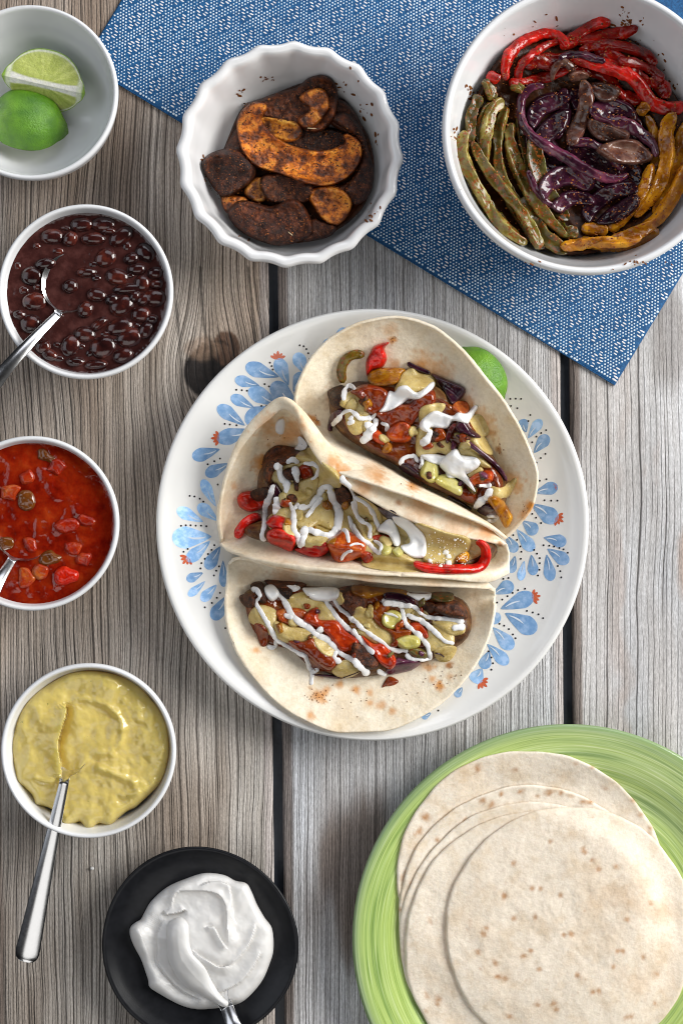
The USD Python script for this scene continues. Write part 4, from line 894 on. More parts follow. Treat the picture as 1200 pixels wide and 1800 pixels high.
# ------------------------------------------------------------------ sour cream
MAT['cream'] = food('sour_cream', [C(.69, .675, .655), C(.73, .72, .70)], scale=60, rough=0.28, spec=0.4, sss=0.35, sssr=(1, .9, .8), ssss=0.002, bump=0.00006, bscale=500)
def cream_surf():
    poly = crop([(600, 195), (700, 205), (760, 235), (820, 250), (850, 300), (875, 360), (915, 430), (955, 490), (962, 600), (940, 680), (905, 760), (850, 830), (790, 880), (720, 900), (640, 912), (560, 915), (500, 905), (440, 880), (370, 840), (310, 800), (300, 760), (290, 730), (262, 650), (225, 580), (204, 520), (208, 480), (235, 455), (262, 438), (285, 395), (320, 340), (400, 270), (500, 225)], 160, 1470, 3)
    poly = smooth_poly(poly, 2)
    px, py, d, f = field(poly, 1.5)
    q = W(px, py, 0.02)
    t = np.clip(d / 15, 0, 1); h = np.sqrt(np.maximum(1 - (1 - t) ** 2, 0))
    base = hm_at(px, py, 4)
    z = base - 0.0004 + 0.0075 * h + 0.012 * np.clip(d / 85, 0, 1) ** 0.9
    z = z + h * (0.0026 * nz(q, 60, 61) * 2 + 0.0006 * nz(q, 160, 62) * 2)
    def feat(pth, hl, wl, hr, wr, endf=0.15):
        nonlocal z
        c = spl(crop(pth, 160, 1470, 3), 80)
        dd = np.hypot(px[:, None] - c[None, :, 0], py[:, None] - c[None, :, 1]); i = dd.argmin(1); dm = dd.min(1)
        tn = np.gradient(c, axis=0)[i]; s = np.sign(tn[:, 0] * (py - c[i, 1]) - tn[:, 1] * (px - c[i, 0])); u = i / 79.0
        fl = np.clip(np.minimum(u, 1 - u) / endf, 0, 1)
        fl = fl * fl * (3 - 2 * fl)
        z = z + np.where(s > 0, hl * np.exp(-(dm / wl) ** 2), hr * np.exp(-(dm / wr) ** 2)) * fl
    # folds left by the spoon
    feat([(430, 400), (435, 330), (480, 290), (580, 290), (670, 310), (710, 380), (715, 480), (720, 590)], 0.0010, 14, 0.0034, 10)
    feat([(380, 390), (400, 415), (450, 408), (500, 385)], -0.003, 8, 0.0020, 9)
    feat([(560, 270), (660, 240), (720, 255), (740, 320), (745, 420), (770, 470)], 0.002, 9, -0.0015, 9)
    feat([(590, 490), (640, 480), (680, 540), (720, 600)], 0.0022, 8, -0.0016, 8)
    feat([(870, 460), (840, 560), (780, 640), (730, 690)], 0.0020, 8, -0.0014, 10)
    feat([(900, 600), (850, 700), (760, 790), (650, 830)], 0.0018, 12, -0.0012, 14)
    feat([(395, 430), (350, 520), (350, 650), (410, 750), (500, 830), (600, 870)], -0.0045, 22, -0.0020, 10)
    feat([(240, 460), (300, 620), (350, 740), (450, 820)], 0.0016, 10, 0.0012, 10)
    feat([(530, 600), (620, 660), (680, 690), (740, 680)], 0.0024, 8, -0.0022, 8)
    v = W(px, py, z)
    if np.cross(v[f[:, 1]] - v[f[:, 0]], v[f[:, 2]] - v[f[:, 0]])[:, 2].sum() < 0: f = f[:, ::-1]
    return v, f
cs_ = cream_surf(); solo('sour_cream', cs_, MAT['cream'], 'white dollop of sour cream on the small black dish', 'sour cream'); hm_add(cs_)
m1, m2 = spoon('spoon', 'cream coated spoon resting in the sour cream on the black dish', (312, 1622), (399, 1772), (432, 1840), 0.0140, 0.0200, 0.0240, 0.023, 0.0085, 0.0105, deep=0.004)
hm_add(m1)
sc = patch(crop([(395, 520), (400, 470), (435, 435), (480, 430), (515, 470), (520, 560), (540, 620), (600, 690), (640, 770), (690, 845), (735, 882), (728, 925), (690, 915), (640, 880), (560, 830), (500, 800), (440, 730), (400, 640)], 160, 1470, 3), 0.0035, edge=14, rough=0.0003, rs=150, sigma=8, seed=64, dome=0.002)
solo('sour_cream_coating', sc, MAT['cream'], 'smooth white cream covering the bowl of the spoon on the black dish', 'sour cream')
# a grain of salt on the table
cr = lump(W(162, 1527, 0.0012), (.0013, .0011, .0012), seed=3, rough=0.2, sub=2)
solo('salt_crumb', cr, MAT['cream'], 'tiny white crumb on the wood below the avocado sauce', 'crumb')

# ------------------------------------------------------------------ mushroom slices in the fluted bowl
MAT['mush_dark'] = food('mushroom_skin', [C(.010, .0035, .002), C(.030, .009, .0045), C(.075, .021, .008), C(.15, .042, .012)], scale=260, rough=0.42, spec=0.22, bump=0.0005, bscale=2200, detail=8, coat=0.14, croughness=0.10, contrast=(0.32, 0.68), speck=C(.30, .085, .015), sscale=1100, spos=(.60, .68), tint=True)
MAT['mush_face'] = food('mushroom_cut_face', [C(.040, .011, .004), C(.17, .042, .007), C(.50, .135, .010), C(.62, .23, .028)], scale=120, rough=0.36, spec=0.28, bump=0.0004, bscale=1900, detail=8, coat=0.25, croughness=0.10, contrast=(0.36, 0.60), sss=0.15, speck=C(.15, .032, .008), sscale=420, spos=(.54, .70), tint=True)
MAT['mush_pale'] = food('mushroom_stem', [C(.16, .05, .012), C(.45, .20, .07), C(.66, .50, .34)], scale=260, rough=0.30, bump=0.0005, bscale=1100, detail=8, contrast=(0.38, 0.56), sss=0.15)
MAT['juice'] = food('dark_juice', [C(.012, .0045, .002), C(.035, .011, .004), C(.085, .026, .007)], scale=260, rough=0.30, spec=0.2, bump=0.00025, bscale=500, detail=6)
g2 = (340, 120, 3.75)
mb = patch(crop([(330, 250), (500, 180), (760, 90), (950, 200), (1080, 330), (1165, 480), (1190, 680), (1150, 850), (1060, 980), (900, 1090), (700, 1150), (480, 1130), (300, 1030), (190, 880), (150, 700), (230, 450)], *g2), 0.010, edge=40, rough=0.0012, rs=160, sigma=16, seed=1)
solo('mushroom_juice', mb, MAT['juice'], 'dark spiced juice at the bottom of the fluted bowl', 'juice', kind='stuff'); hm_add(mb)
def groove(c, amt, wd):
    c = spl(c, 50)
    return lambda px, py, d: amt * np.exp(-(np.hypot(px[:, None] - c[None, :, 0], py[:, None] - c[None, :, 1]).min(1) / wd) ** 2)
for nm, mt, pts, th, ed, lab, add in [
    ('H', 'mush_dark', [(200, 560), (240, 470), (290, 400), (330, 520), (400, 640), (330, 700), (260, 640)], .006, 14, 'dark mushroom slice tucked under the left end of the big orange slice', None),
    ('I', 'mush_dark', [(900, 220), (980, 210), (1060, 290), (1110, 400), (1040, 440), (960, 400), (880, 330)], .006, 14, 'dark mushroom slice at the upper right of the fluted bowl', None),
    ('J', 'mush_face', [(190, 850), (260, 840), (350, 850), (340, 920), (250, 960), (200, 920)], .005, 12, 'narrow tan mushroom edge at the lower left wall of the fluted bowl', None),
    ('K', 'mush_dark', [(770, 1000), (850, 1010), (940, 1040), (900, 1100), (800, 1130), (720, 1130)], .006, 12, 'dark mushroom slice at the bottom right of the fluted bowl', None),
    ('L', 'mush_dark', [(690, 760), (800, 740), (960, 770), (1040, 740), (1080, 800), (1000, 850), (860, 800), (760, 850)], .005, 12, 'dark mushroom slice just under the lower edge of the big orange slice', None),
    ('N', 'mush_dark', [(560, 470), (680, 400), (800, 390), (920, 400), (1010, 450), (1000, 520), (880, 570), (760, 570), (640, 530)], .004, 12, 'almost black gills inside the curve of the big orange slice', None),
    ('G', 'mush_dark', [(900, 330), (1000, 290), (1100, 390), (1150, 520), (1185, 690), (1150, 840), (1060, 900), (990, 820), (1060, 700), (1110, 560), (1040, 430)], .006, 16, 'dark mushroom slice along the right wall of the fluted bowl', None),
    ('E', 'mush_face', [(750, 820), (870, 775), (980, 800), (1040, 880), (1020, 960), (945, 1030), (860, 1000), (800, 930)], .006, 14, 'orange mushroom slice at the lower right of the fluted bowl', None),
    ('F', 'mush_face', [(335, 810), (380, 740), (430, 715), (500, 730), (500, 800), (470, 870), (400, 875)], .006, 14, 'small tan mushroom slice under the big orange one', None),
    ('F2', 'mush_dark', [(440, 730), (540, 690), (680, 700), (780, 760), (760, 860), (680, 900), (560, 890), (480, 860)], .006, 14, 'dark mushroom slice in the middle under the big orange one', None),
    ('D', 'mush_dark', [(230, 950), (260, 900), (320, 870), (420, 890), (520, 910), (640, 860), (720, 900), (770, 990), (780, 1080), (690, 1140), (560, 1165), (430, 1130), (320, 1075), (255, 1010)], .009, 22, 'large dark brown mushroom cap at the bottom of the fluted bowl', groove(crop([(330, 900), (460, 950), (600, 960)], *g2), -.0015, 7)),
    ('C', 'mush_dark', [(58, 630), (90, 580), (140, 550), (230, 530), (330, 560), (400, 640), (400, 710), (330, 785), (230, 840), (160, 815), (100, 730)], .009, 22, 'dark brown mushroom cap against the left wall of the fluted bowl', None),
    ('B', 'mush_dark', [(340, 240), (440, 205), (540, 165), (680, 125), (760, 65), (850, 45), (920, 85), (948, 170), (935, 290), (885, 380), (800, 420), (700, 390), (600, 360), (500, 330), (400, 310)], .008, 20, 'dark mushroom slice with a reddish face at the top of the fluted bowl', groove(crop([(560, 290), (680, 200), (760, 130)], *g2), -.0018, 6)),
    ('B2', 'mush_face', [(700, 190), (790, 130), (870, 150), (890, 240), (860, 310), (790, 380), (720, 390), (690, 330), (770, 270)], .0035, 10, 'reddish orange mushroom face on the dark top slice', None),
    ('S', 'mush_face', [(440, 320), (560, 330), (680, 360), (715, 420), (670, 475), (580, 480), (500, 450), (450, 390)], .0035, 16, 'pale mushroom stem inside the curve of the big orange slice', None),
    ('A', 'mush_face', [(470, 232), (400, 222), (335, 262), (292, 335), (290, 420), (320, 530), (370, 600), (430, 650), (560, 690), (640, 715), (700, 742), (790, 765), (860, 772), (960, 750), (1045, 690), (1095, 610), (1108, 540), (1085, 475), (1015, 430), (985, 445), (1000, 485), (950, 518), (880, 540), (770, 540), (650, 510), (560, 465), (495, 405), (452, 350), (450, 310), (480, 270)], .0070, 8, 'big orange curved mushroom slice on top in the fluted bowl', None)]:
    m_ = patch(crop(pts, *g2), th, edge=ed * 0.42, rough=0.0011, rs=170, sigma=7, grow=1.2, fine=0.0008, wob=0.0016, seed=hash(nm) % 97 if False else len(pts), add=add, step=1.7)
    tt = {'C': C(.8, .75, .85), 'D': C(.95, .85, .85), 'G': C(.7, .6, .6), 'B': C(1.5, 1.35, 1.1), 'N': C(.5, .5, .5), 'S': C(1.5, 1.9, 2.2), 'F2': C(.9, .9, .9), 'F': C(.8, 1.0, 1.5), 'A': C(1.2, 1.15, 1.0)}.get(nm, C(1, 1, 1))
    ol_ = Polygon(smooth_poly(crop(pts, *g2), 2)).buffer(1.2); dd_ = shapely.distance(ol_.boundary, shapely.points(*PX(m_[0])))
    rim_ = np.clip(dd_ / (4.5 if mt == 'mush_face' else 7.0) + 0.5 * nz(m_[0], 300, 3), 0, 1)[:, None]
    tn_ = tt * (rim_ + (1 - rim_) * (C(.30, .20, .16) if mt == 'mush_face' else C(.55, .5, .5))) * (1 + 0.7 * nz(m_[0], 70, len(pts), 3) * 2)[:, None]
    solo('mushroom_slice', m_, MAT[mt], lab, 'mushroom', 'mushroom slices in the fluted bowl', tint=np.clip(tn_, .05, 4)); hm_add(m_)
# splashes of spice on the walls of the bowls
MAT['smear'] = food('spice_smear', [C(.10, .03, .008), C(.28, .10, .025)], scale=500, rough=0.3)
def bowl_wall(center, prof, zoff):
    """height of a bowl's inner wall along a pixel's line of sight"""
    pr = np.array(prof); k = int(np.argmax(pr[:, 1])); f = PchipInterpolator(pr[:k + 1, 0], pr[:k + 1, 1])
    def h(px, py):
        z = np.full(np.shape(px), 0.03)
        for _ in range(12):
            p = W(px, py, z); z = 0.5 * z + 0.5 * (f(np.clip(np.hypot(p[..., 0] - center[0], p[..., 1] - center[1]), 0, pr[k, 0])) + zoff)
        return z
    return h
def smears(parent, wall, spots, seed):
    rg = np.random.default_rng(seed); ms = []
    for x, y, n, sx, sy in spots:
        for _ in range(n):
            a, b, r, an = x + rg.normal(0, sx), y + rg.normal(0, sy), rg.uniform(0.5, 2.3), rg.uniform(0, 3)
            t = np.linspace(0, 2 * np.pi, 7, endpoint=False); el = rg.uniform(1, 2.6)
            qx, qy = a + r * (el * np.cos(t) * math.cos(an) - np.sin(t) * math.sin(an)), b + r * (el * np.cos(t) * math.sin(an) + np.sin(t) * math.cos(an))
            v = np.vstack([W(qx, qy, wall(qx, qy) + .0003), W(a, b, wall(np.array(a), np.array(b)) + .0006)[None]])
            i = np.arange(7); ms.append((v, np.stack([i, (i + 1) % 7, np.full(7, 7)], 1)[:, ::-1]))
    v, f = join(*ms)
    if np.cross(v[f[:, 1]] - v[f[:, 0]], v[f[:, 2]] - v[f[:, 0]])[:, 2].sum() < 0: f = f[:, ::-1]
    put(parent, 'spice_smear', (v, f), MAT['smear'], kind='stuff')
ramw = bowl_wall(ram_c, RAM, 0.0018)
smears(ramekin, ramw, [(425, 165, 7, 5, 5), (470, 138, 9, 9, 2.5), (640, 195, 12, 7, 10), (652, 372, 12, 6, 8), (605, 145, 12, 9, 12), (660, 240, 4, 5, 12), (358, 275, 6, 3, 6), (425, 418, 4, 6, 3)], 5)
bigw = bowl_wall(big_c, BIG, 0.0018)
smears(big, bigw, [(1090, 20, 9, 12, 5), (1105, 42, 26, 14, 5), (1160, 120, 16, 16, 22), (830, 160, 16, 6, 8), (800, 235, 7, 3, 9), (905, 60, 5, 14, 8), (1180, 160, 9, 8, 8), (960, 40, 6, 25, 8), (810, 300, 5, 3, 14), (1120, 462, 14, 25, 5), (950, 462, 8, 30, 3)], 6)

# ------------------------------------------------------------------ peppers and onions in the large bowl
MAT['red_pepper'] = food('red_pepper', [C(.14, .004, .003), C(.40, .008, .005), C(.62, .016, .008)], scale=150, rough=0.17, spec=0.45, bump=0.00016, bscale=700, croughness=0.12, speck=C(.28, .06, .012), sscale=700, spos=(.60, .67), sss=0.12, sssr=(1, .1, .05), tint=True)
MAT['green_pepper'] = food('green_pepper', [C(.050, .034, .006), C(.115, .086, .018), C(.20, .17, .055)], scale=110, rough=0.20, spec=0.42, bump=0.00018, bscale=700, croughness=0.14, speck=C(.20, .05, .008), sscale=380, spos=(.53, .60), sss=0.12, sssr=(.8, 1, .2), tint=True)
MAT['yellow_pepper'] = food('yellow_pepper', [C(.17, .045, .003), C(.40, .145, .006), C(.56, .26, .014)], scale=110, rough=0.15, spec=0.48, bump=0.00016, bscale=700, croughness=0.12, speck=C(.22, .05, .008), sscale=420, spos=(.57, .65), sss=0.12, sssr=(1, .7, .1), tint=True)
MAT['purple_onion'] = food('purple_onion', [C(.014, .004, .009), C(.045, .010, .024), C(.12, .030, .055)], scale=120, rough=0.13, spec=0.5, bump=0.00012, bscale=420, croughness=0.07, speck=C(.10, .030, .012), sscale=420, spos=(.60, .68), tint=True, stretch=(1, 1, 1))
MAT['pale_onion'] = food('pale_onion', [C(.040, .014, .012), C(.105, .045, .032), C(.20, .115, .080)], scale=150, rough=0.15, spec=0.5, bump=0.00015, bscale=500, croughness=0.1, speck=C(.14, .04, .012), sscale=420, spos=(.60, .68), sss=0.1, tint=True)
g1 = (770, 0, 2.79)
vb = patch(crop([(220, 400), (330, 250), (520, 190), (760, 170), (960, 200), (1100, 380), (1210, 560), (1230, 800), (1120, 1050), (940, 1190), (700, 1250), (520, 1220), (330, 1110), (190, 940), (120, 760), (150, 560)], *g1), 0.020, edge=70, rough=0.0012, rs=120, sigma=20, seed=2, dome=0.006)
solo('pepper_juice', vb, MAT['juice'], 'dark oily juice beneath the peppers and onions of the large bowl', 'juice', kind='stuff'); hm_add(vb)
VEG = [
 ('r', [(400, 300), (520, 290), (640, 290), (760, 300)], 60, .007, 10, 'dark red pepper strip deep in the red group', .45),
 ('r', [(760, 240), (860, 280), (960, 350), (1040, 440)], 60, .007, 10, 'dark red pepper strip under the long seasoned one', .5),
 ('r', [(650, 330), (760, 350), (850, 400), (900, 470)], 60, .007, 10, 'red pepper strip next to the onions with shade in its tint', .5),  # shade of the pile painted in by the low tint
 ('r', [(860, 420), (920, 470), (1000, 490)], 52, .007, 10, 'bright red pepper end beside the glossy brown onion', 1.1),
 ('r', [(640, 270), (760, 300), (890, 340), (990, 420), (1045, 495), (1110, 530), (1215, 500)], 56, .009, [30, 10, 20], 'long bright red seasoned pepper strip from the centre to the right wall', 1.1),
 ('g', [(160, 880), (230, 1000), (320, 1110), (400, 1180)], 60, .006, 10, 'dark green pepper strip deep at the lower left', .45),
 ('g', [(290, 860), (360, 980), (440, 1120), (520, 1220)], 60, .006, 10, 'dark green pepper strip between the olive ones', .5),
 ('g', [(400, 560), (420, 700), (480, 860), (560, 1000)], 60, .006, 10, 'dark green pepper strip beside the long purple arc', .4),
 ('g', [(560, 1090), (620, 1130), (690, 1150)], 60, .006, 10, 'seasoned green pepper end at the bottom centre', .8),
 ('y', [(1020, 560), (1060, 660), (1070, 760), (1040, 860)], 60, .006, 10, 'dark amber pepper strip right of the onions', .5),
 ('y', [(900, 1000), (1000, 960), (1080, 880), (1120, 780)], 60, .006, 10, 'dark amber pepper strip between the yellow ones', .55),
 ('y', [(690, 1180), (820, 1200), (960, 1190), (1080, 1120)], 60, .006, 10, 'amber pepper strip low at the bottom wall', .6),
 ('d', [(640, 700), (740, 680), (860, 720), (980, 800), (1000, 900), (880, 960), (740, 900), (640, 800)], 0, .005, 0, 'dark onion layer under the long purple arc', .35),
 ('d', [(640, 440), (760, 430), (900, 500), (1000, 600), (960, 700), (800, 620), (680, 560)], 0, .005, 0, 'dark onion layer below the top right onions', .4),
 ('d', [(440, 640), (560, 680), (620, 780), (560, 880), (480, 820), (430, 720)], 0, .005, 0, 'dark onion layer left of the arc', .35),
 # kind, path, width px of the crop, thickness m, roll, label
 ('r', [(1040, 380), (1090, 420), (1120, 480)], 60, .006, 30, 'short red pepper piece at the right wall of the large bowl', .6),
 ('r', [(880, 290), (980, 310), (1060, 350), (1095, 400)], 50, .006, 30, 'dark red pepper strip by the upper right wall of the large bowl', .55),
 ('r', [(690, 250), (800, 215), (920, 225), (1010, 260), (1065, 320)], 48, .006, 25, 'dark red seasoned pepper strip along the upper right wall', .5),
 ('r', [(420, 330), (480, 300), (560, 310), (660, 320)], 60, .006, 10, 'red pepper strip inside the red loop with shade in its tint', .4),  # low tint puts the loop's shade into the colour
 ('r', [(640, 205), (760, 180), (880, 160), (980, 130)], 48, .006, 35, 'red pepper strip ending at the upper wall of the large bowl', .75),
 ('r', [(590, 205), (690, 165), (800, 105), (845, 120)], 60, .007, 25, 'bright red pepper strip at the top of the large bowl', 1.15),
 ('r', [(600, 200), (520, 225), (440, 285), (395, 345), (400, 390)], 38, .006, 30, 'inner side of the red pepper loop at the upper left', .8),
 ('r', [(345, 395), (450, 395), (560, 365), (650, 340)], 46, .006, 15, 'lower red pepper strip of the loop at the upper left', .8),
 ('r', [(335, 395), (330, 330), (360, 260), (410, 205), (480, 170), (560, 165), (615, 195), (635, 238)], 52, .008, [40, 30, 20, 0], 'bright red curled pepper strip at the upper left of the large bowl', 1.2),
 ('r', [(235, 370), (270, 375), (305, 390)], 46, .006, 0, 'small bright red pepper end at the left wall of the large bowl', 1.15),
 ('g', [(225, 385), (245, 430), (270, 490)], 48, .006, 10, 'short olive green pepper piece under the red end', .9),
 ('g', [(350, 425), (380, 430), (420, 440)], 45, .005, 0, 'short olive pepper end beneath the red loop', 1.0),
 ('g', [(470, 650), (480, 800), (540, 960), (640, 1080)], 70, .006, 30, 'green pepper strip beside the purple onions with shade in its tint', .5),  # shade beside the onions is part of this tint
 ('g', [(210, 465), (170, 540), (155, 620), (165, 700)], 52, .006, 40, 'dark olive pepper strip at the left wall of the large bowl', .75),
 ('g', [(260, 500), (215, 580), (215, 700), (240, 800)], 44, .006, 20, 'narrow olive pepper strip at the left of the large bowl', .6),
 ('g', [(420, 960), (480, 1090), (560, 1190), (640, 1235)], 62, .006, 20, 'grey green pepper strip at the bottom of the large bowl', .85),
 ('g', [(335, 520), (305, 620), (290, 740), (310, 850), (350, 930)], 52, .007, 30, 'olive pepper strip in the middle of the green group', .85),
 ('g', [(325, 490), (262, 540), (235, 640), (230, 740), (228, 800)], 58, .008, 10, 'pale grey green pepper strip curling at the left', 1.35),
 ('g', [(165, 690), (215, 790), (270, 870), (350, 960), (430, 1080), (500, 1220)], 56, .009, [35, 25, 20], 'seasoned olive pepper strip second from the lower left wall', 1.0),
 ('g', [(140, 640), (118, 740), (155, 850), (230, 990), (320, 1110), (435, 1195)], 66, .009, [25, 10, 10, 30], 'wide pale olive pepper strip against the lower left wall', 1.35),
 ('g', [(370, 600), (350, 680), (385, 820), (450, 950), (540, 1070), (630, 1160)], 62, .009, [30, 20, 15], 'long olive pepper strip right of the green group', 1.1),
 ('y', [(985, 565), (1005, 530), (1020, 500)], 50, .006, 0, 'small yellow pepper piece under the red strip on the right', .8),
 ('y', [(1215, 590), (1180, 760), (1140, 920), (1060, 1060)], 70, .007, 20, 'amber pepper strip near the right edge of the large bowl', .75),
 ('y', [(1170, 555), (1120, 640), (1125, 760), (1105, 850), (1050, 950), (960, 1065)], 62, .009, [0, 20, 30], 'yellow pepper strip curving down the right side', 1.05),
 ('y', [(1050, 800), (1010, 920), (930, 1040), (830, 1125)], 62, .009, 25, 'glossy amber pepper strip beside the dark onions', .9),
 ('y', [(1215, 800), (1130, 990), (1020, 1115), (880, 1185), (760, 1200)], 70, .010, [20, 30, 20], 'wide amber pepper strip along the lower right wall', .95),
 ('y', [(700, 1125), (770, 1120), (830, 1140)], 60, .006, 0, 'short orange yellow pepper piece at the bottom', 1.0),
 ('y', [(598, 1208), (700, 1195), (800, 1190), (900, 1190), (1000, 1150)], 52, .008, 10, 'bright yellow pepper strip at the bottom wall', 1.25),
 ('p', [(440, 830), (470, 910), (520, 980), (580, 1015)], 38, .005, 30, 'thin purple onion strip over the green peppers', 1.0),
 ('p', [(650, 705), (760, 705), (850, 765), (905, 835)], 42, .006, 20, 'glossy purple onion strip right of the long arc', .9),
 ('o', [(690, 440), (750, 520), (840, 560)], 42, .006, 20, 'brown onion strip near the top of the onion pile', .7),
 ('p', [(605, 430), (622, 540), (605, 620), (575, 680)], 40, .006, 20, 'narrow purple onion strip near the centre', .9),
 ('d', [(700, 1040), (735, 970), (830, 905), (950, 885), (975, 945), (870, 975), (785, 1035), (740, 1090)], 0, .0045, 0, 'dark onion petal above the yellow peppers', .55),
 ('d', [(775, 1090), (860, 1005), (965, 955), (985, 1000), (940, 1050), (860, 1095)], 0, .0045, 0, 'almost black onion petal touching the yellow peppers', .4),
 ('d', [(555, 1005), (630, 935), (735, 945), (765, 1000), (660, 1005), (600, 1045)], 0, .0045, 0, 'dark onion petal at the lower left of the onion pile', .6),
 ('d', [(430, 565), (470, 490), (560, 452), (650, 470), (605, 525), (520, 565), (468, 630)], 0, .0045, 0, 'dark purple onion petal inside the top of the long arc', .7),
 ('d', [(475, 655), (560, 560), (650, 535), (630, 625), (540, 700)], 0, .0045, 0, 'dark purple onion petal inside the long arc', .5),
 ('d', [(495, 905), (555, 830), (660, 805), (770, 865), (735, 935), (640, 905), (560, 935), (515, 985)], 0, .0055, 0, 'glossy purple onion petal below the long arc', 1.0),
 ('d', [(735, 525), (820, 475), (945, 515), (970, 595), (860, 562), (780, 575)], 0, .0045, 0, 'deep purple onion petal right of the centre', .9),
 ('d', [(795, 625), (900, 585), (990, 640), (965, 710), (860, 665)], 0, .0045, 0, 'small purple onion petal beside the pale one', .8),
 ('o', [(560, 395), (575, 330), (610, 300), (650, 330), (650, 400)], 40, .006, 0, 'pale onion curl with a seasoned edge under the red peppers', .9),
 ('p', [(590, 290), (650, 262), (740, 272), (820, 302)], 30, .005, 0, 'thin dark onion strip over the red peppers', .6),
 ('do', [(645, 360), (700, 345), (740, 370), (700, 395), (650, 390)], 0, .005, 0, 'tan onion crumb at the top of the onion pile', 1.3),
 ('do', [(740, 410), (800, 400), (890, 435), (870, 480), (820, 500), (760, 470)], 0, .006, 0, 'glossy brown onion piece at the top right of the onions', .7),
 ('o', [(700, 390), (725, 480), (690, 600), (655, 715)], 66, .007, 20, 'brown glazed onion strip at the centre', .65),
 ('do', [(750, 575), (830, 600), (935, 650), (905, 695), (800, 690), (735, 630)], 0, .007, 0, 'pale onion petal right of the centre', 1.0),
 ('do', [(775, 735), (860, 690), (980, 690), (1052, 765), (985, 802), (870, 795)], 0, .009, 0, 'pale onion wedge at the right of the onion pile', 1.15),
 ('p', [(745, 520), (860, 590), (980, 640), (1040, 690), (1065, 770)], 50, .007, [20, 10, 40], 'purple onion strip with a bright edge on the right', .9),
 ('p', [(520, 425), (450, 430), (410, 480), (402, 550), (430, 630), (520, 710), (640, 780), (760, 850), (850, 875), (935, 848)], 58, .009, [10, 35, 20, 10, 20], 'long glossy purple onion arc across the bowl', 1.5),
]
vm = {'r': 'red_pepper', 'g': 'green_pepper', 'y': 'yellow_pepper', 'p': 'purple_onion', 'd': 'purple_onion', 'o': 'pale_onion', 'do': 'pale_onion'}
for k, (kd, pth, wd, th, roll, lab, br) in enumerate(VEG):
    P_ = crop(pth, *g1)
    if kd in ('d', 'do'):
        m_ = patch(P_, th, edge=7, rough=0.0010, rs=130, sigma=6, seed=k, grow=1.5, dome=-0.0012 if kd == 'd' else 0.0, fine=0.0004, wob=0.0014)
    else:
        rv = np.random.default_rng(500 + k); roll = list(rv.uniform(-42, 42, 5)) if kd in 'rgyp' else roll
        m_ = strip(P_, wd * (1.02 if kd in 'rgy' else 1.0) * rv.uniform(.86, 1.18) / 2.79 / S / 1.03, th * 0.62, roll=roll, seed=k, rough=0.0009, lift=0.0014, sigma=4, bend={'r': -0.0010, 'g': 0.0011, 'y': (0.0009, -0.0011)[k % 2]}.get(kd, -0.0006), wvar=0.34, sq=5.0 if kd in 'rgy' else 3.2, taper=((.16, .2), (.42, .14), (.14, .45), (.35, .3))[k % 4], ns=24)
    pep = kd in 'rgy'
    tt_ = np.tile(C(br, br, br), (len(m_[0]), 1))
    if kd not in ('d', 'do'):
        sc_ = STRIP_SEC[0][:, None]
        tt_ = tt_ * ((1 - sc_) * C(.88, .86, .84) + sc_ * {'g': C(1.35, 1.35, 1.2), 'r': C(1.25, 1.5, 1.4), 'y': C(1.3, 1.35, 1.2)}.get(kd, C(1.9, 1.6, 1.6)))
    tt_ = tt_ * (1 + 0.9 * nz(m_[0], 90, k, 3) * 2)[:, None]
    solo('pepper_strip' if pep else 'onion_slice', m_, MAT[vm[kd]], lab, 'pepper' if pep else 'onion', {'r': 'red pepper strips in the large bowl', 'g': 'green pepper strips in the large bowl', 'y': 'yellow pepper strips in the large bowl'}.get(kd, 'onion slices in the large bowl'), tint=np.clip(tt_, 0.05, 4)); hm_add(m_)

def crumbs(name, poly, n, seed, cols, rmin, rmax, label, zmin=0.02, clump=0.45):
    rg = np.random.default_rng(seed); P = Polygon(poly); x0, y0, x1, y1 = P.bounds; import trimesh
    ico = trimesh.creation.icosphere(1); bv, bf = np.array(ico.vertices), np.array(ico.faces)
    pts = rg.uniform((x0, y0), (x1, y1), (n * 6, 2)); ok = shapely.contains_xy(P, pts[:, 0], pts[:, 1])
    den = nz(np.stack([pts[:, 0], pts[:, 1], 0 * pts[:, 0]], 1), 1 / 28.0, seed, 3) * 2
    pts = pts[ok & (den > rg.uniform(-.5, clump, len(pts)))][:n]
    z = hm_at(pts[:, 0], pts[:, 1], 1.0)
    r = rg.uniform(rmin, rmax, len(pts)) ** 1.0 / S
    c = W(pts[:, 0], pts[:, 1], z)
    sc = np.stack([r * rg.uniform(.7, 1.7, len(r)), r * rg.uniform(.7, 1.3, len(r)), r * rg.uniform(.5, .9, len(r))], 1)
    jit = 1 + rg.uniform(-.25, .25, (len(r), len(bv)))
    v = (c[:, None] + bv[None] * sc[:, None] * jit[..., None]).reshape(-1, 3)
    f = (bf[None] + (np.arange(len(r)) * len(bv))[:, None, None]).reshape(-1, 3)
    t = np.repeat(np.array(cols)[rg.integers(0, len(cols), len(r))], len(bv), 0)
    solo(name, (v, f), MAT['spice'], label, 'spice', kind='stuff', tint=t)
MAT['spice'] = food('spice_flake', [C(.8, .8, .8), C(1.1, 1.1, 1.1)], scale=900, rough=0.28, spec=0.4, tint=True)
crumbs('spice_flakes', crop([(330, 230), (480, 190), (760, 70), (930, 110), (960, 300), (1060, 330), (1130, 500), (1100, 700), (1060, 900), (900, 1070), (680, 1140), (430, 1130), (250, 990), (70, 740), (70, 620), (200, 540), (290, 400)], *g2), 1500, 8, [C(.08, .018, .004), C(.16, .035, .006), C(.26, .06, .010), C(.05, .014, .004), C(.34, .11, .02)], .4, 1.2, 'dark red spice crust on the cooked mushroom slices')
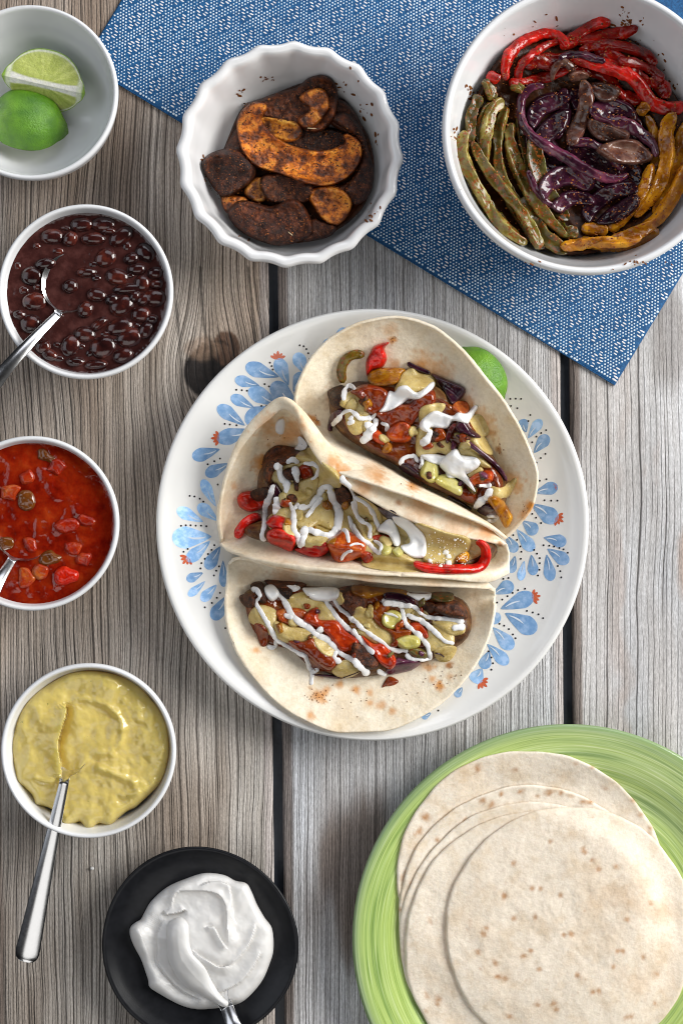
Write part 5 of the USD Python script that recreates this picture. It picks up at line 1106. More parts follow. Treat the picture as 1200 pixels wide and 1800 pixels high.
crumbs('spice_flakes', crop([(330, 250), (480, 170), (800, 110), (960, 140), (1080, 350), (1190, 520), (1220, 800), (1120, 1020), (940, 1180), (700, 1220), (520, 1200), (330, 1090), (200, 920), (130, 740), (160, 520)], *g1), 1300, 9, [C(.30, .075, .010), C(.20, .05, .008), C(.42, .14, .025), C(.12, .03, .008)], .45, 1.35, 'orange brown seasoning sprinkled over the peppers and onions')
for x_, y_, l_, a_ in ((548, 225, 17, 0), (510, 410, 10, -40)):
    d_ = np.array([math.cos(math.radians(a_)), -math.sin(math.radians(a_))]) * l_ / 2
    solo('herb_stem', tube([(x_ - d_[0], y_ - d_[1]), (x_, y_), (x_ + d_[0], y_ + d_[1])], 1.6, var=.05, lift=.0005), food('dry_stem', [C(.6, .48, .28)], rough=.5) if a_ == 0 else stage.GetPrimAtPath('/World/Looks/dry_stem').GetPath(), 'pale dry herb stem lying on the ' + ('big orange mushroom slice' if a_ == 0 else 'bottom mushroom cap'), 'herb')

# ------------------------------------------------------------------ tortillas on the green plate
def tortilla_material():
    N = {'g': ('geometry', {}), 't': ('attribute', {'attribute': 'tint'}), 'n1': ('noise_texture', {'scale': 60, 'detail': 5, 'roughness': 0.6}), 'r1': ('rgb_ramp', {'ramp': [(0.32, (.90, .84, .76)), (0.5, (1, 1, 1)), (0.68, (1.07, 1.08, 1.09))]}),
         'n2': ('noise_texture', {'scale': 420, 'detail': 4, 'roughness': 0.65}), 'r2': ('rgb_ramp', {'ramp': [(0.3, (.90, .88, .85)), (0.6, (1.03, 1.03, 1.03))]}),
         'x1': ('mix', {'mix_type': 'multiply', 'fac': 1.0}), 'x2': ('mix', {'mix_type': 'multiply', 'fac': 1.0}),
         'n3': ('noise_texture', {'scale': 170, 'detail': 6, 'roughness': 0.62}), 'b': ('bump', {'strength': 0.7, 'distance': 0.0011}),
         'p': ('principled_bsdf', {'roughness': 0.62, 'specular_ior_level': 0.3, 'subsurface_weight': 0.15, 'subsurface_radius': (1, .7, .45), 'subsurface_scale': 0.0015})}
    L = [('g.position', 'n1.vector'), ('n1.fac', 'r1.fac'), ('g.position', 'n2.vector'), ('n2.fac', 'r2.fac'), ('t.color', 'x1.color1'), ('r1.color', 'x1.color2'), ('x1.color', 'x2.color1'), ('r2.color', 'x2.color2'), ('x2.color', 'p.base_color'), ('g.position', 'n3.vector'), ('n3.fac', 'b.height'), ('b.normal', 'p.normal')]
    return M('tortilla', N, L)
MAT['tortilla'] = tortilla_material()
CREAM = C(.79, .70, .58)
WARM = C(.86, .75, .58)
def toast(q, spots, base=CREAM, seed=0, blotch=1.0):
    """tortilla colour at points q (metres): pale dough, toasted blisters at spots (x, y, r px, strength, kind)"""
    col = np.tile(base, (len(q), 1))
    b = np.clip(nz(q, 38, 71 + seed, 4) * 2 - 0.10, 0, 1)[:, None] * 1.1 * blotch
    col = col * (1 - b * C(.08, .20, .34))
    px, py = PX(q)
    jx = nz(q, 420, 5 + seed, 3) * 2; 
    for x, y, r, s, kd in spots:
        if kd == 'o': r = r * 1.25
        m = np.abs(px - x) + np.abs(py - y) < r * 5
        if not m.any(): continue
        d = np.hypot(px[m] - x, py[m] - y) / r * (1 + 0.75 * jx[m])
        w = np.clip(np.clip((1.45 - d) * 1.0, 0, 1) * s, 0, 1)[:, None] if kd != 'b' else (np.clip(1.2 - d, 0, 1) ** 0.8 * s)[:, None]
        tgt = C(.44, .22, .085) if kd == 't' else (C(.62, .215, .012) if kd == 'o' else (C(.60, .42, .26) if kd == 'b' else C(.34, .13, .03)))
        col[m] = col[m] * (1 - w) + tgt * w
    return col
def flat_tortilla(cpx, r, thick, sag, seed, spots, lean=0.0, ell=(1.0, 1.0, 0.0)):
    a = np.linspace(0, 2 * np.pi, 200, endpoint=False)
    rr = r * (1 + 0.013 * np.sin(2 * a + seed) + 0.006 * np.sin(3 * a + 2 * seed) + 0.004 * np.sin(7 * a + seed * 3) + 0.0025 * np.sin(13 * a + seed * 5) + 0.0015 * np.sin(29 * a + seed))
    nr = 74
    rho = np.r_[np.linspace(0, 0.975, nr - 7), 0.982, 0.988, 0.993, 0.997, 0.9995, 1.0, 0.998]
    PXr, PYr = cpx[0] + np.outer(rho, rr * np.cos(a) * ell[0]), cpx[1] + np.outer(rho, rr * np.sin(a) * ell[1])
    edge = (1 - rho) * r
    base = hm_at(PXr.ravel(), PYr.ravel(), sag).reshape(PXr.shape)
    q = W(PXr, PYr, 0)
    prof = np.sqrt(np.clip(1 - (1 - np.clip(edge / 5.5, 0, 1)) ** 2, 0, 1))[:, None] * 0.85 + 0.15
    prof[-2] = 0.12; prof[-1] = -0.10
    z = base + 0.0004 + thick * prof + (0.0006 * nz(q, 40, seed) * 2 + 0.0004 * nz(q, 110, seed + 1) * 2 + 0.0002 * nz(q, 260, seed + 2) * 2) * np.clip(prof, 0, 1)
    v = W(PXr, PYr, z).reshape(-1, 3); f = gridfaces(nr, len(a), True)
    if np.cross(v[f[:, 1]] - v[f[:, 0]], v[f[:, 2]] - v[f[:, 0]])[:, 2].sum() < 0: f = f[:, ::-1]
    return (v, f), toast(v, spots, seed=seed)
def scat(n, cx, cy, r0, r1, seed, rs=(2.5, 6), st=(.35, .85), kd='t'):
    rg = np.random.default_rng(seed); o = []
    for _ in range(n):
        a, rr = rg.uniform(0, 6.28), math.sqrt(rg.uniform(r0 * r0, r1 * r1)); x, y, s = cx + rr * math.cos(a), cy + rr * math.sin(a), rg.uniform(*st)
        for _ in range(rg.integers(1, 4)): o.append((x + rg.normal(0, 4), y + rg.normal(0, 3), rg.uniform(*rs), s, kd))
    return o
g5 = (600, 1260, 2.0)
def S5(pts, r=3.5, s=.7, kd='t'): return [(x, y, r, s, kd) for x, y in crop(pts, *g5)]
TORT = [((931, 1548), 232, S5([(608, 187), (820, 165), (885, 175), (925, 250), (985, 235), (1030, 295), (1050, 345), (1085, 395), (1075, 410), (225, 555), (215, 570)], 4.5) + scat(14, 931, 1548, 170, 228, 3), 'bottom tortilla of the stack reaching farthest up the green plate'),
        ((926, 1600), 222, S5([(495, 295), (560, 272), (630, 265), (685, 280), (727, 270), (770, 268), (805, 278), (850, 300), (875, 300), (432, 370)], 4.5, .9) + scat(10, 926, 1600, 160, 218, 4), 'second tortilla from the bottom with a row of brown blisters'),
        ((930, 1640), 229, S5([(800, 312), (660, 350), (360, 385), (305, 385)], 3) + scat(8, 930, 1640, 170, 225, 5), 'third tortilla from the bottom of the stack'),
        ((942, 1664), 235, scat(12, 942, 1664, 160, 230, 6), 'second tortilla from the top, showing a crescent on the left'),
        ((1002, 1641), 221, S5([(735, 438), (850, 465), (855, 478), (880, 505), (605, 515), (965, 528), (905, 538), (575, 630), (570, 635), (770, 628), (1085, 658), (1005, 715), (605, 710), (680, 705), (510, 745), (500, 765), (780, 768), (805, 765), (480, 830), (540, 868), (640, 842), (665, 825), (695, 890), (830, 910), (555, 915), (575, 920), (545, 918), (970, 825), (990, 825), (1060, 845), (1110, 905), (885, 970), (905, 965), (690, 1015), (755, 1030), (745, 1010), (1000, 1060), (1020, 1055), (590, 1055), (1100, 1010), (955, 880), (700, 605), (670, 605)], 4.5, .75)
         + S5([(1000, 650), (1060, 670), (1120, 690), (950, 630), (1160, 690), (1050, 590)], 22, .35, 'b') + S5([(1050, 930), (1100, 900), (980, 900), (1040, 960)], 22, .28, 'b') + S5([(1150, 850), (1160, 950)], 24, .25, 'b') + scat(12, 1002, 1641, 0, 210, 8, (1.5, 3.0), (.25, .5)), 'top tortilla of the stack, whole round with many toasted spots')]
for k, (c, r, sp, lab) in enumerate(TORT):
    (m_, col) = flat_tortilla(c, r, 0.0019, 11, 20 + k, sp)
    solo('tortilla', m_, MAT['tortilla'], lab, 'tortilla', 'tortillas stacked on the green plate', tint=np.clip(col, 0, .9)); hm_add(m_)

# ------------------------------------------------------------------ the three tacos on the dinner plate
def loft(rails, nsamp=230, nv=130, thick=0.0021, seed=0, wav=0.0006):
    """folded tortilla: rails are curves (pixel x, pixel y, height) from the far edge over the fold to the near edge"""
    R = np.stack([spl(np.array(r, float), nsamp) for r in rails])
    for i in range(len(R)): R[i, :, 2] = ndimage.gaussian_filter1d(R[i, :, 2], 6, mode='nearest')
    P = np.stack([W(r[:, 0], r[:, 1], r[:, 2]) for r in R])
    t = np.linspace(0, 1, len(R))
    tt = np.r_[np.linspace(0, 1, nv)]
    V = make_interp_spline(t, P, k=min(3, len(R) - 1))(tt) if len(R) > 3 else make_interp_spline(t, P, k=2)(tt)
    gu = np.gradient(V, axis=0); gv = np.gradient(V, axis=1)
    N = np.cross(gv, gu); N /= np.linalg.norm(N, axis=2, keepdims=True) + 1e-12
    if N[nv // 2, nsamp // 2, 2] < 0: N = -N
    N = ndimage.gaussian_filter(N, (3, 3, 0)); N /= np.linalg.norm(N, axis=2, keepdims=True) + 1e-12
    V = V + N * (wav * 2 * nz(V, 45, seed) + 0.0004 * 2 * nz(V, 130, seed + 1))[..., None]
    top = V + N * thick / 2; bot = V - N * thick / 2
    n, m = nv, nsamp
    f = gridfaces(n, m)
    a = top.reshape(-1, 3)
    fn = np.cross(a[f[:, 1]] - a[f[:, 0]], a[f[:, 2]] - a[f[:, 0]]); 
    if (fn * N.reshape(-1, 3)[f[:, 0]]).sum() < 0: f = f[:, ::-1]
    b = bot.reshape(-1, 3)
    ring = np.r_[np.arange(0, m), np.arange(1, n) * m + m - 1, (n - 1) * m + np.arange(m - 2, -1, -1), np.arange(n - 2, 0, -1) * m]
    cen = V.reshape(-1, 3)
    # rounded border: a middle ring pushed outward
    grid = V
    outd = np.zeros_like(V)
    outd[0] += V[0] - V[1]; outd[-1] += V[-1] - V[-2]; outd[:, 0] += V[:, 0] - V[:, 1]; outd[:, -1] += V[:, -1] - V[:, -2]
    o = outd.reshape(-1, 3)[ring]; o /= np.linalg.norm(o, axis=1, keepdims=True) + 1e-12
    mid = cen[ring] + o * thick * 0.42
    q1 = (a[ring] + cen[ring]) / 2 + o * thick * 0.30 + (a[ring] - cen[ring]) * 0.22; q2 = (b[ring] + cen[ring]) / 2 + o * thick * 0.30 + (b[ring] - cen[ring]) * 0.22
    k = len(a); L = len(ring)
    verts = np.vstack([a, b, q1, mid, q2])
    i = np.arange(L); j = (i + 1) % L
    def band(A, B): return np.vstack([np.stack([A[i], B[i], B[j]], 1), np.stack([A[i], B[j], A[j]], 1)])
    ra, r1, rm_, r2, rb = ring, 2 * k + i, 2 * k + L + i, 2 * k + 2 * L + i, ring + k
    fb = np.vstack([band(ra, r1), band(r1, rm_), band(rm_, r2), band(r2, rb)])
    faces = np.vstack([f, f[:, ::-1] + k])
    c0 = verts[fb].mean(1); nn = np.cross(verts[fb[:, 1]] - verts[fb[:, 0]], verts[fb[:, 2]] - verts[fb[:, 0]])
    if (nn * np.tile(o, (8, 1))[:len(nn)]).sum() < 0: fb = fb[:, ::-1]
    return verts, np.vstack([faces, fb])

MAT['mound'] = food('filling', [C(.035, .014, .006), C(.10, .040, .014), C(.20, .11, .035)], scale=160, rough=0.32, spec=0.25, bump=0.0006, bscale=420, detail=5)
MAT['sauce'] = food('avocado_drizzle', [C(.40, .275, .075), C(.55, .405, .145), C(.64, .51, .22)], scale=130, rough=0.24, spec=0.45, bump=0.0004, bscale=600, sss=0.25, sssr=(1, .8, .2), ssss=0.002, coat=0.1, croughness=0.14, speck=C(.30, .17, .05), sscale=520, spos=(.62, .74))
MAT['salsa_top'] = food('salsa_topping', [C(.13, .012, .003), C(.25, .030, .006), C(.36, .075, .015)], scale=190, rough=0.11, spec=0.5, bump=0.00018, bscale=420, sss=0.2, sssr=(1, .15, .05), ssss=0.002, tint=True, detail=5)
MAT['drizzle'] = food('cream_drizzle', [C(.92, .91, .90), C(.94, .94, .93)], scale=90, rough=0.22, spec=0.45, sss=0.35, sssr=(1, .9, .8), ssss=0.0015)
MAT['avocado'] = food('avocado_chunk', [C(.34, .30, .06), C(.52, .46, .12), C(.60, .56, .22)], scale=120, rough=0.22, coat=0.3, bump=0.0002, bscale=400, sss=0.2, sssr=(1, 1, .3))
MAT['crumb'] = food('cheese', [C(.78, .75, .66), C(.85, .83, .77)], rough=0.5)
kinds = {'pep': ('pepper_piece', 'red_pepper'), 'amb': ('pepper_piece', 'yellow_pepper'), 'on': ('onion', 'purple_onion'), 'mu': ('mushroom', 'mush_dark'), 'av': ('avocado', 'avocado'), 'sa': ('tomato_salsa', 'salsa_top'), 'gu': ('avocado_sauce', 'sauce'), 'cr': ('sour_cream', 'drizzle'), 'ol': ('pepper_piece', 'green_pepper')}
def fill(t, kind, pts, o, sc, th=None, br=1.0, label=None, seed=None, w=None, **kw):
    """one piece of a taco's filling: a closed outline, or a swept line when a width is given"""
    nm, mt = kinds[kind]; P_ = crop(pts, *o, sc); sd = int(abs(P_[0][0] * 7 + P_[0][1] * 3)) % 97
    if w is not None:
        wp = np.atleast_1d(w) / sc
        if kind == 'cr' or kind == 'gu': m_ = tube(P_, wp, seed=sd, **kw)
        else: m_ = strip(P_, float(wp.mean()) / S, th or 0.003, seed=sd, rough=0.0004, taper=(.2, .2), sq=5.0, **kw)
    else:
        d = {'pep': (.0045, 8, .0006), 'amb': (.0045, 8, .0006), 'on': (.0035, 7, .0005), 'mu': (.0045, 9, .0010), 'av': (.005, 9, .0006), 'sa': (.0022, 9, .0008), 'gu': (.0018, 12, .0005), 'cr': (.0024, 6, .0004), 'ol': (.004, 8, .0006)}[kind]
        m_ = patch(P_, th or d[0], edge=kw.pop('edge', d[1]), rough=d[2], rs=230, sigma=kw.pop('sigma', 4.0), seed=sd, step=1.4, wob=0.0012, grow={'gu': 3.0, 'sa': 1.5, 'cr': 0.5}.get(kind, 1.0), **kw)
    brv = C(*br) if np.ndim(br) else C(br, br, br)
    p = put(t, nm, m_, MAT[mt], True, tint=np.tile(brv, (len(m_[0]), 1)), label=label); hm_add(m_)
def mound(t, pts, h, seed=0, edge=22):
    m_ = patch(pts, h, edge=edge, rough=0.0016, rs=150, sigma=14, seed=seed, step=1.8); put(t, 'filling', m_, MAT['mound'], True); hm_add(m_)
def stains(seed, *a):
    return [(x, y, r, s, k) for x, y, r, s, k in a]
def bits(t, poly, n, seed):
    rg = np.random.default_rng(seed); P = Polygon(poly); x0, y0, x1, y1 = P.bounds
    for k in range(n):
        while True:
            x, y = rg.uniform(x0, x1), rg.uniform(y0, y1)
            if shapely.contains_xy(P, x, y): break
        r = rg.uniform(4, 10); an = np.linspace(0, 2 * np.pi, 8, endpoint=False); q = r * (1 + rg.uniform(-.35, .35, 8)); e = rg.uniform(.5, .9); b = rg.uniform(0, 3.1)
        ex, ey = q * np.cos(an), q * np.sin(an) * e
        pts = np.stack([x + ex * math.cos(b) - ey * math.sin(b), y + ex * math.sin(b) + ey * math.cos(b)], 1)
        kd = ('mu', 'mu', 'on', 'sa', 'sa', 'ol', 'amb', 'gu', 'gu')[rg.integers(0, 9)]
        br = {'sa': C(1.2, 1.3, 1.0) * rg.uniform(.5, 1.3), 'on': rg.uniform(.6, 2.2), 'ol': rg.uniform(.5, 1.0), 'amb': rg.uniform(.5, .9), 'mu': rg.uniform(.7, 1.8)}.get(kd, 1.0)
        fill(t, kd, pts, (0, 0), 1.0, br=br, th=rg.uniform(.0012, .0028), edge=r * .6)
def seasoning(t, spots, seed):
    rg = np.random.default_rng(seed); ms = []
    for x, y, n, sx, sy in spots:
        for _ in range(n):
            a, b, r = x + rg.normal(0, sx), y + rg.normal(0, sy), rg.uniform(.5, 1.3)
            z = float(hm_at(np.array([a]), np.array([b]), 2)[0])
            ms.append(lump(W(a, b, z + 0.0001), (r / S, r / S * rg.uniform(.5, 1), .0003), seed=int(rg.integers(99)), rough=.2, sub=1, rotz=rg.uniform(0, 3)))
    put(t, 'seasoning_crumbs', join(*ms), MAT['smear'], kind='stuff')

# the lime wedge tucked behind the top taco
lime_wedge('lime_wedge', 'green lime wedge tucked behind the topmost taco on the plate', 0.0430, 0.0185, math.radians(125), rot(180, 0, -52), W(838, 665, 0.0165))

# ---- bottom taco: far flap stands up, near flap lies open
T3 = thing('taco', 'bottom open taco lying flat with cream drizzled in long diagonal lines', 'taco', W(630, 1100, 0.006), 'tacos on the dinner plate')
far3 = [(409, 983, .016), (424, 981, .022), (470, 994, .034), (540, 1007, .042), (640, 1019, .045), (713, 1026, .044), (800, 1031, .036), (850, 1034, .024), (868, 1036, .016)]
bul3 = [(404, 990, .012), (420, 984, .014), (470, 986, .020), (540, 994, .023), (640, 1002, .024), (713, 1008, .024), (800, 1016, .021), (853, 1027, .018), (869, 1042, .013)]
fol3 = [(401, 1000, .0135), (430, 1012, .0110), (480, 1030, .0080), (560, 1042, .0075), (640, 1050, .0075), (713, 1052, .0078), (790, 1050, .0085), (840, 1050, .0100), (869, 1048, .0125)]
mid3 = [(399, 1030, .0190), (420, 1090, .0178), (480, 1130, .0142), (560, 1150, .0112), (640, 1158, .0106), (713, 1150, .0108), (780, 1128, .0118), (840, 1090, .0140), (868, 1060, .0150)]
nea3 = [(398, 1045, .0215), (402, 1090, .0225), (425, 1155, .0225), (470, 1218, .0240), (530, 1262, .0262), (600, 1286, .0270), (670, 1284, .0270), (740, 1258, .0258), (800, 1212, .0240), (845, 1150, .0230), (866, 1090, .0220), (869, 1062, .0190)]
SP3 = [(560, 1155 + 20, 9, .8, 'o'), (553, 1170, 6, .8, 'o'), (450, 1143, 5, .7, 'o'), (561, 1226, 8, .7, 'o'), (572, 1215, 6, .7, 'o'), (555, 1222, 9, .5, 'o'), (545, 1258, 6, .7, 'o'), (596, 1203, 6, .75, 'o'), (625, 1212, 6, .8, 'o'), (650, 1236, 5, .6, 'o'), (670, 1240, 7, .6, 'o'), (690, 1250, 5, .6, 'o'), (650, 1218, 4, .6, 'o'), (788, 1169, 6, .95, 'x'), (760, 1193, 5, .7, 'o'), (772, 1207, 6, .8, 'o'), (773, 1200, 4, .8, 'o'), (755, 1175, 5, .6, 'o'), (745, 1165, 9, .5, 'o'), (790, 1190, 5, .5, 'o'), (800, 1125, 10, .5, 'o'), (825, 1092, 9, .35, 'o'), (545, 1210, 4, .7, 't'), (600, 1240, 20, .22, 'b'), (720, 1220, 26, .25, 'b'), (440, 1120, 22, .22, 'b'), (840, 1060, 20, .3, 'b'), (435, 1010, 18, .45, 'b'), (820, 1048, 22, .35, 'b'), (500, 1020, 18, .5, 'o'), (640, 1022, 14, .4, 'o'), (760, 1034, 16, .3, 'o')]
tm = loft([far3, bul3, fol3, mid3, nea3], seed=3, wav=0.0004)
put(T3, 'tortilla', tm, MAT['tortilla'], True, tint=np.clip(toast(tm[0], SP3, WARM, 3), 0, .9)); hm_add(tm)
# ---- middle taco
T2 = thing('taco', 'middle taco squeezed between the other two, with red pepper ends at both sides', 'taco', W(640, 930, 0.006), 'tacos on the dinner plate')
far2 = [(389, 945, .017), (386, 915, .022), (392, 865, .027), (416, 800, .032), (442, 762, .036), (470, 737, .040), (500, 717, .044), (518, 728, .048), (530, 755, .050), (550, 793, .051), (590, 840, .052), (634, 868, .052), (702, 905, .050), (793, 938, .044), (850, 950, .036), (888, 958, .026)]
bul2 = [(388, 950, .013), (389, 920, .014), (398, 875, .017), (422, 815, .021), (450, 778, .024), (480, 755, .027), (512, 742, .030), (540, 752, .034), (560, 768, .031), (585, 795, .031), (620, 822, .030), (665, 843, .030), (730, 874, .029), (805, 908, .027), (858, 936, .023), (891, 965, .021)]
fol2 = [(388, 955, .0115), (400, 945, .0100), (425, 905, .0085), (465, 880, .0080), (520, 870, .0080), (600, 895, .0078), (680, 925, .0078), (760, 955, .0080), (830, 975, .0095), (870, 980, .0125), (893, 978, .018)]
nm2 = [(389, 957, .014), (410, 958, .018), (450, 960, .023), (500, 966, .027), (560, 975, .030), (640, 986, .032), (720, 994, .031), (800, 1000, .028), (860, 1000, .023), (893, 990, .018)]
nea2 = [(390, 958, .017), (402, 968, .022), (426, 977, .030), (500, 991, .044), (560, 998, .049), (640, 1005, .051), (713, 1011, .050), (800, 1018, .043), (850, 1022, .030), (893, 1006, .018)]
SP2 = [(470, 745, 16, .45, 'o'), (515, 755, 16, .55, 'o'), (472, 782, 4, .7, 't'), (502, 776, 12, .4, 'o'), (462, 815, 12, .85, 'o'), (466, 830, 12, .85, 'o'), (474, 845, 10, .8, 'o'), (455, 810, 8, .6, 'o'), (490, 770, 26, .4, 'o'), (412, 855, 5, .5, 'o'), (400, 880, 22, .3, 'b'), (440, 800, 26, .25, 'b'), (405, 930, 18, .3, 'b'), (585, 812, 10, .7, 'o'), (600, 832, 12, .8, 'o'), (640, 858, 14, .6, 'o'), (699, 884, 5, .8, 'x'), (740, 890, 20, .5, 'o'), (800, 920, 20, .4, 'o'), (850, 935, 14, .5, 'o'), (879, 957, 5, .9, 'x'), (450, 952, 10, .25, 'b'), (870, 990, 20, .25, 'b'), (500, 985, 12, .3, 'b'), (860, 935, 10, .5, 'o')]
tm = loft([far2, bul2, fol2, nm2, nea2], seed=6, wav=0.0004)
put(T2, 'tortilla', tm, MAT['tortilla'], True, tint=np.clip(toast(tm[0], SP2, WARM, 6), 0, .9)); hm_add(tm)
# ---- top taco
T1 = thing('taco', 'topmost taco leaning open to the right with the widest cream blobs', 'taco', W(730, 780, 0.006), 'tacos on the dinner plate')
far1 = [(518, 708, .024), (521, 685, .028), (537, 645, .033), (562, 612, .036), (595, 585, .038), (640, 565, .040), (695, 557, .041), (755, 572, .042), (800, 605, .043), (850, 662, .044), (895, 722, .044), (930, 790, .042), (944, 838, .039), (938, 880, .035), (915, 918, .030), (889, 944, .026)]
fm1 = [(519, 714, .021), (525, 705, .022), (550, 682, .022), (580, 660, .022), (615, 645, .023), (655, 640, .023), (700, 645, .024), (750, 665, .024), (795, 695, .025), (830, 735, .026), (860, 780, .026), (885, 830, .026), (898, 865, .026), (903, 893, .026), (900, 920, .025), (889, 945, .025)]
fol1 = [(520, 720, .0195), (535, 728, .0175), (565, 735, .0150), (605, 745, .0130), (650, 760, .0125), (700, 785, .0125), (745, 812, .0125), (790, 845, .0135), (830, 880, .0160), (862, 915, .0200), (888, 945, .0250)]
nm1 = [(521, 727, .021), (535, 748, .022), (560, 770, .024), (600, 792, .026), (650, 812, .028), (700, 836, .029), (745, 860, .030), (790, 882, .030), (835, 908, .028), (865, 928, .026), (888, 945, .0255)]
nea1 = [(522, 735, .024), (536, 768, .032), (568, 811, .046), (603, 834, .053), (640, 845, .056), (690, 862, .057), (740, 879, .056), (790, 898, .053), (840, 917, .046), (868, 932, .036), (888, 946, .026)]
SP1 = [(550, 737, 6, .85, 'o'), (558, 742, 4, .9, 'o'), (542, 732, 4, .7, 'o'), (690, 597, 6, .85, 'o'), (685, 580, 10, .4, 'o'), (693, 640, 7, .6, 'o'), (600, 690, 22, .35, 'b'), (585, 700, 16, .5, 'x'), (745, 640, 18, .5, 'o'), (770, 660, 20, .55, 'o'), (735, 650, 12, .6, 'o'), (815, 712, 12, .8, 'o'), (840, 735, 14, .6, 'o'), (850, 755, 16, .6, 'o'), (862, 762, 6, .6, 't'), (867, 773, 4, .5, 't'), (876, 790, 5, .9, 'x'), (878, 796, 3, .9, 'x'), (870, 760, 3, .8, 't'), (895, 845, 16, .6, 'o'), (905, 850, 10, .5, 'o'), (930, 890, 7, .85, 'o'), (922, 905, 8, .6, 'o'), (935, 888, 5, .8, 'o'), (729, 853, 9, .6, 'o'), (722, 852, 6, .6, 'o'), (655, 830, 14, .45, 'o'), (665, 838, 9, .5, 'o'), (870, 815, 22, .35, 'b'), (820, 640, 30, .2, 'b'), (640, 590, 26, .25, 'b'), (545, 700, 18, .25, 'b'), (900, 760, 26, .2, 'b'), (560, 770, 12, .3, 'b'), (880, 700, 20, .25, 'b')]
tm = loft([far1, fm1, fol1, nm1, nea1], seed=9, wav=0.0005)
put(T1, 'tortilla', tm, MAT['tortilla'], True, tint=np.clip(toast(tm[0], SP1, WARM, 9), 0, .9)); hm_add(tm)

# ---- fillings of the bottom taco
A7, A8 = ((400, 990), 5.0), ((620, 1010), 4.615)
mound(T3, [(428, 1050), (450, 1032), (500, 1028), (600, 1034), (700, 1040), (790, 1045), (825, 1070), (822, 1120), (770, 1155), (700, 1178), (620, 1192), (560, 1178), (500, 1135), (450, 1105)], .011, 31)
F = lambda k, p, a, **kw: fill(T3, k, p, a[0], a[1], **kw)
F('sa', [(180, 300), (400, 200), (700, 230), (1000, 260), (1300, 250), (1700, 300), (2050, 350), (2100, 480), (1900, 640), (1650, 760), (1300, 830), (1000, 930), (760, 930), (560, 760), (330, 690), (200, 520)], A7, th=.0012, br=(.62, .9, .9))
F('mu', [(105, 300), (150, 275), (210, 275), (250, 330), (220, 385), (150, 375)], A7)
F('mu', [(205, 190), (300, 170), (340, 330), (290, 345), (240, 260)], A7, br=.6)
F('mu', [(440, 215), (560, 200), (550, 325), (480, 290)], A7, br=.45)
F('mu', [(330, 150), (500, 160), (640, 170), (690, 200), (560, 220), (400, 210)], A7, br=1.4, th=.003)
F('mu', [(975, 230), (1100, 200), (1215, 210), (1215, 400), (1120, 425), (1030, 400), (985, 330)], A7, br=1.5, th=.007)
F('amb', [(0, 90), (90, 95), (240, 110), (430, 130), (410, 185), (240, 165), (110, 195), (0, 150)], A8, br=.6)
F('on', [(240, 180), (360, 180), (500, 240)], A8, w=60, br=.35)
F('mu', [(635, 260), (720, 228), (830, 212), (912, 270), (922, 355), (820, 352), (700, 315)], A8, br=1.3, th=.007)
F('ol', [(640, 150), (800, 150), (805, 210), (720, 225), (640, 205)], A8, br=.45)
F('cr', [(430, 150), (520, 140), (640, 150), (620, 200), (540, 215), (480, 185)], A8, th=.002)
F('mu', [(560, 230), (660, 240), (640, 310), (560, 290)], A8, br=.7)
F('on', [(270, 780), (350, 680), (420, 690), (550, 710), (480, 770), (370, 800), (290, 810)], A8, br=1.8)
F('on', [(740, 980), (880, 985), (1020, 1005), (1080, 980), (1000, 1015), (860, 1000)], A7, br=1.1)
F('on', [(1010, 1010), (1100, 975), (1165, 950)], A7, w=12, br=.6)
F('gu', [(210, 430), (290, 380), (420, 430), (400, 560), (360, 620), (250, 540), (200, 500)], A7)
F('gu', [(420, 520), (540, 560), (720, 600), (780, 660), (640, 700), (530, 690), (450, 670), (430, 600)], A7)
F('gu', [(520, 330), (660, 260), (720, 310), (830, 350), (900, 420), (960, 510), (780, 520), (790, 430), (650, 440), (550, 430)], A7)
F('gu', [(940, 930), (1040, 860), (1150, 950), (1020, 1000), (940, 965)], A7, th=.002)
F('gu', [(0, 300), (80, 270), (150, 330), (200, 400), (310, 470), (325, 600), (250, 565), (170, 545), (0, 430)], A8)
F('gu', [(600, 490), (640, 420), (780, 400), (810, 500), (800, 580), (640, 615), (590, 560)], A8)
F('gu', [(670, 625), (760, 590), (830, 600), (780, 690), (700, 690)], A8, th=.0018)
F('gu', [(640, 375), (760, 385), (890, 410), (895, 470), (800, 480), (700, 420)], A8)
F('gu', [(430, 265), (560, 290), (610, 365), (440, 345)], A8)
F('sa', [(430, 430), (520, 400), (620, 400), (700, 440), (680, 520), (560, 540), (470, 500)], A7, br=(1.6, 2.4, 2.0), label='pale orange tomato piece')
F('sa', [(240, 540), (310, 550), (355, 620), (345, 710), (300, 725), (265, 640)], A7, br=.7)
F('sa', [(670, 500), (710, 430), (790, 395), (800, 500), (960, 510), (1030, 600), (1150, 680), (1110, 750), (1000, 770), (930, 690), (860, 610), (760, 550)], A7, br=(1.5, 1.0, .8), th=.0038, label='bright red tomato salsa')
F('sa', [(540, 690), (660, 695), (740, 660), (800, 720), (860, 780), (940, 850), (935, 910), (880, 945), (790, 890), (700, 800), (600, 760)], A7, br=.75, th=.0035)
F('gu', [(770, 680), (860, 690), (940, 770), (900, 810), (820, 770)], A7, th=.002)
F('sa', [(130, 270), (240, 235), (300, 260), (260, 330), (270, 410), (390, 450), (470, 450), (450, 510), (370, 530), (330, 580), (310, 480), (200, 400)], A8, br=(.9, 1.4, 1.0), th=.0034)
F('av', [(240, 340), (310, 290), (390, 320), (400, 400), (320, 440), (250, 410)], A8, br=.8, th=.004)
F('mu', [(0, 560), (80, 580), (190, 660), (205, 750), (120, 770), (0, 720)], A8, br=1.2)
F('sa', [(70, 500), (160, 565), (250, 570), (345, 690), (310, 765), (230, 725), (170, 645)], A8, br=(1.7, .9, .7), th=.0042, label='bright red tomato salsa')
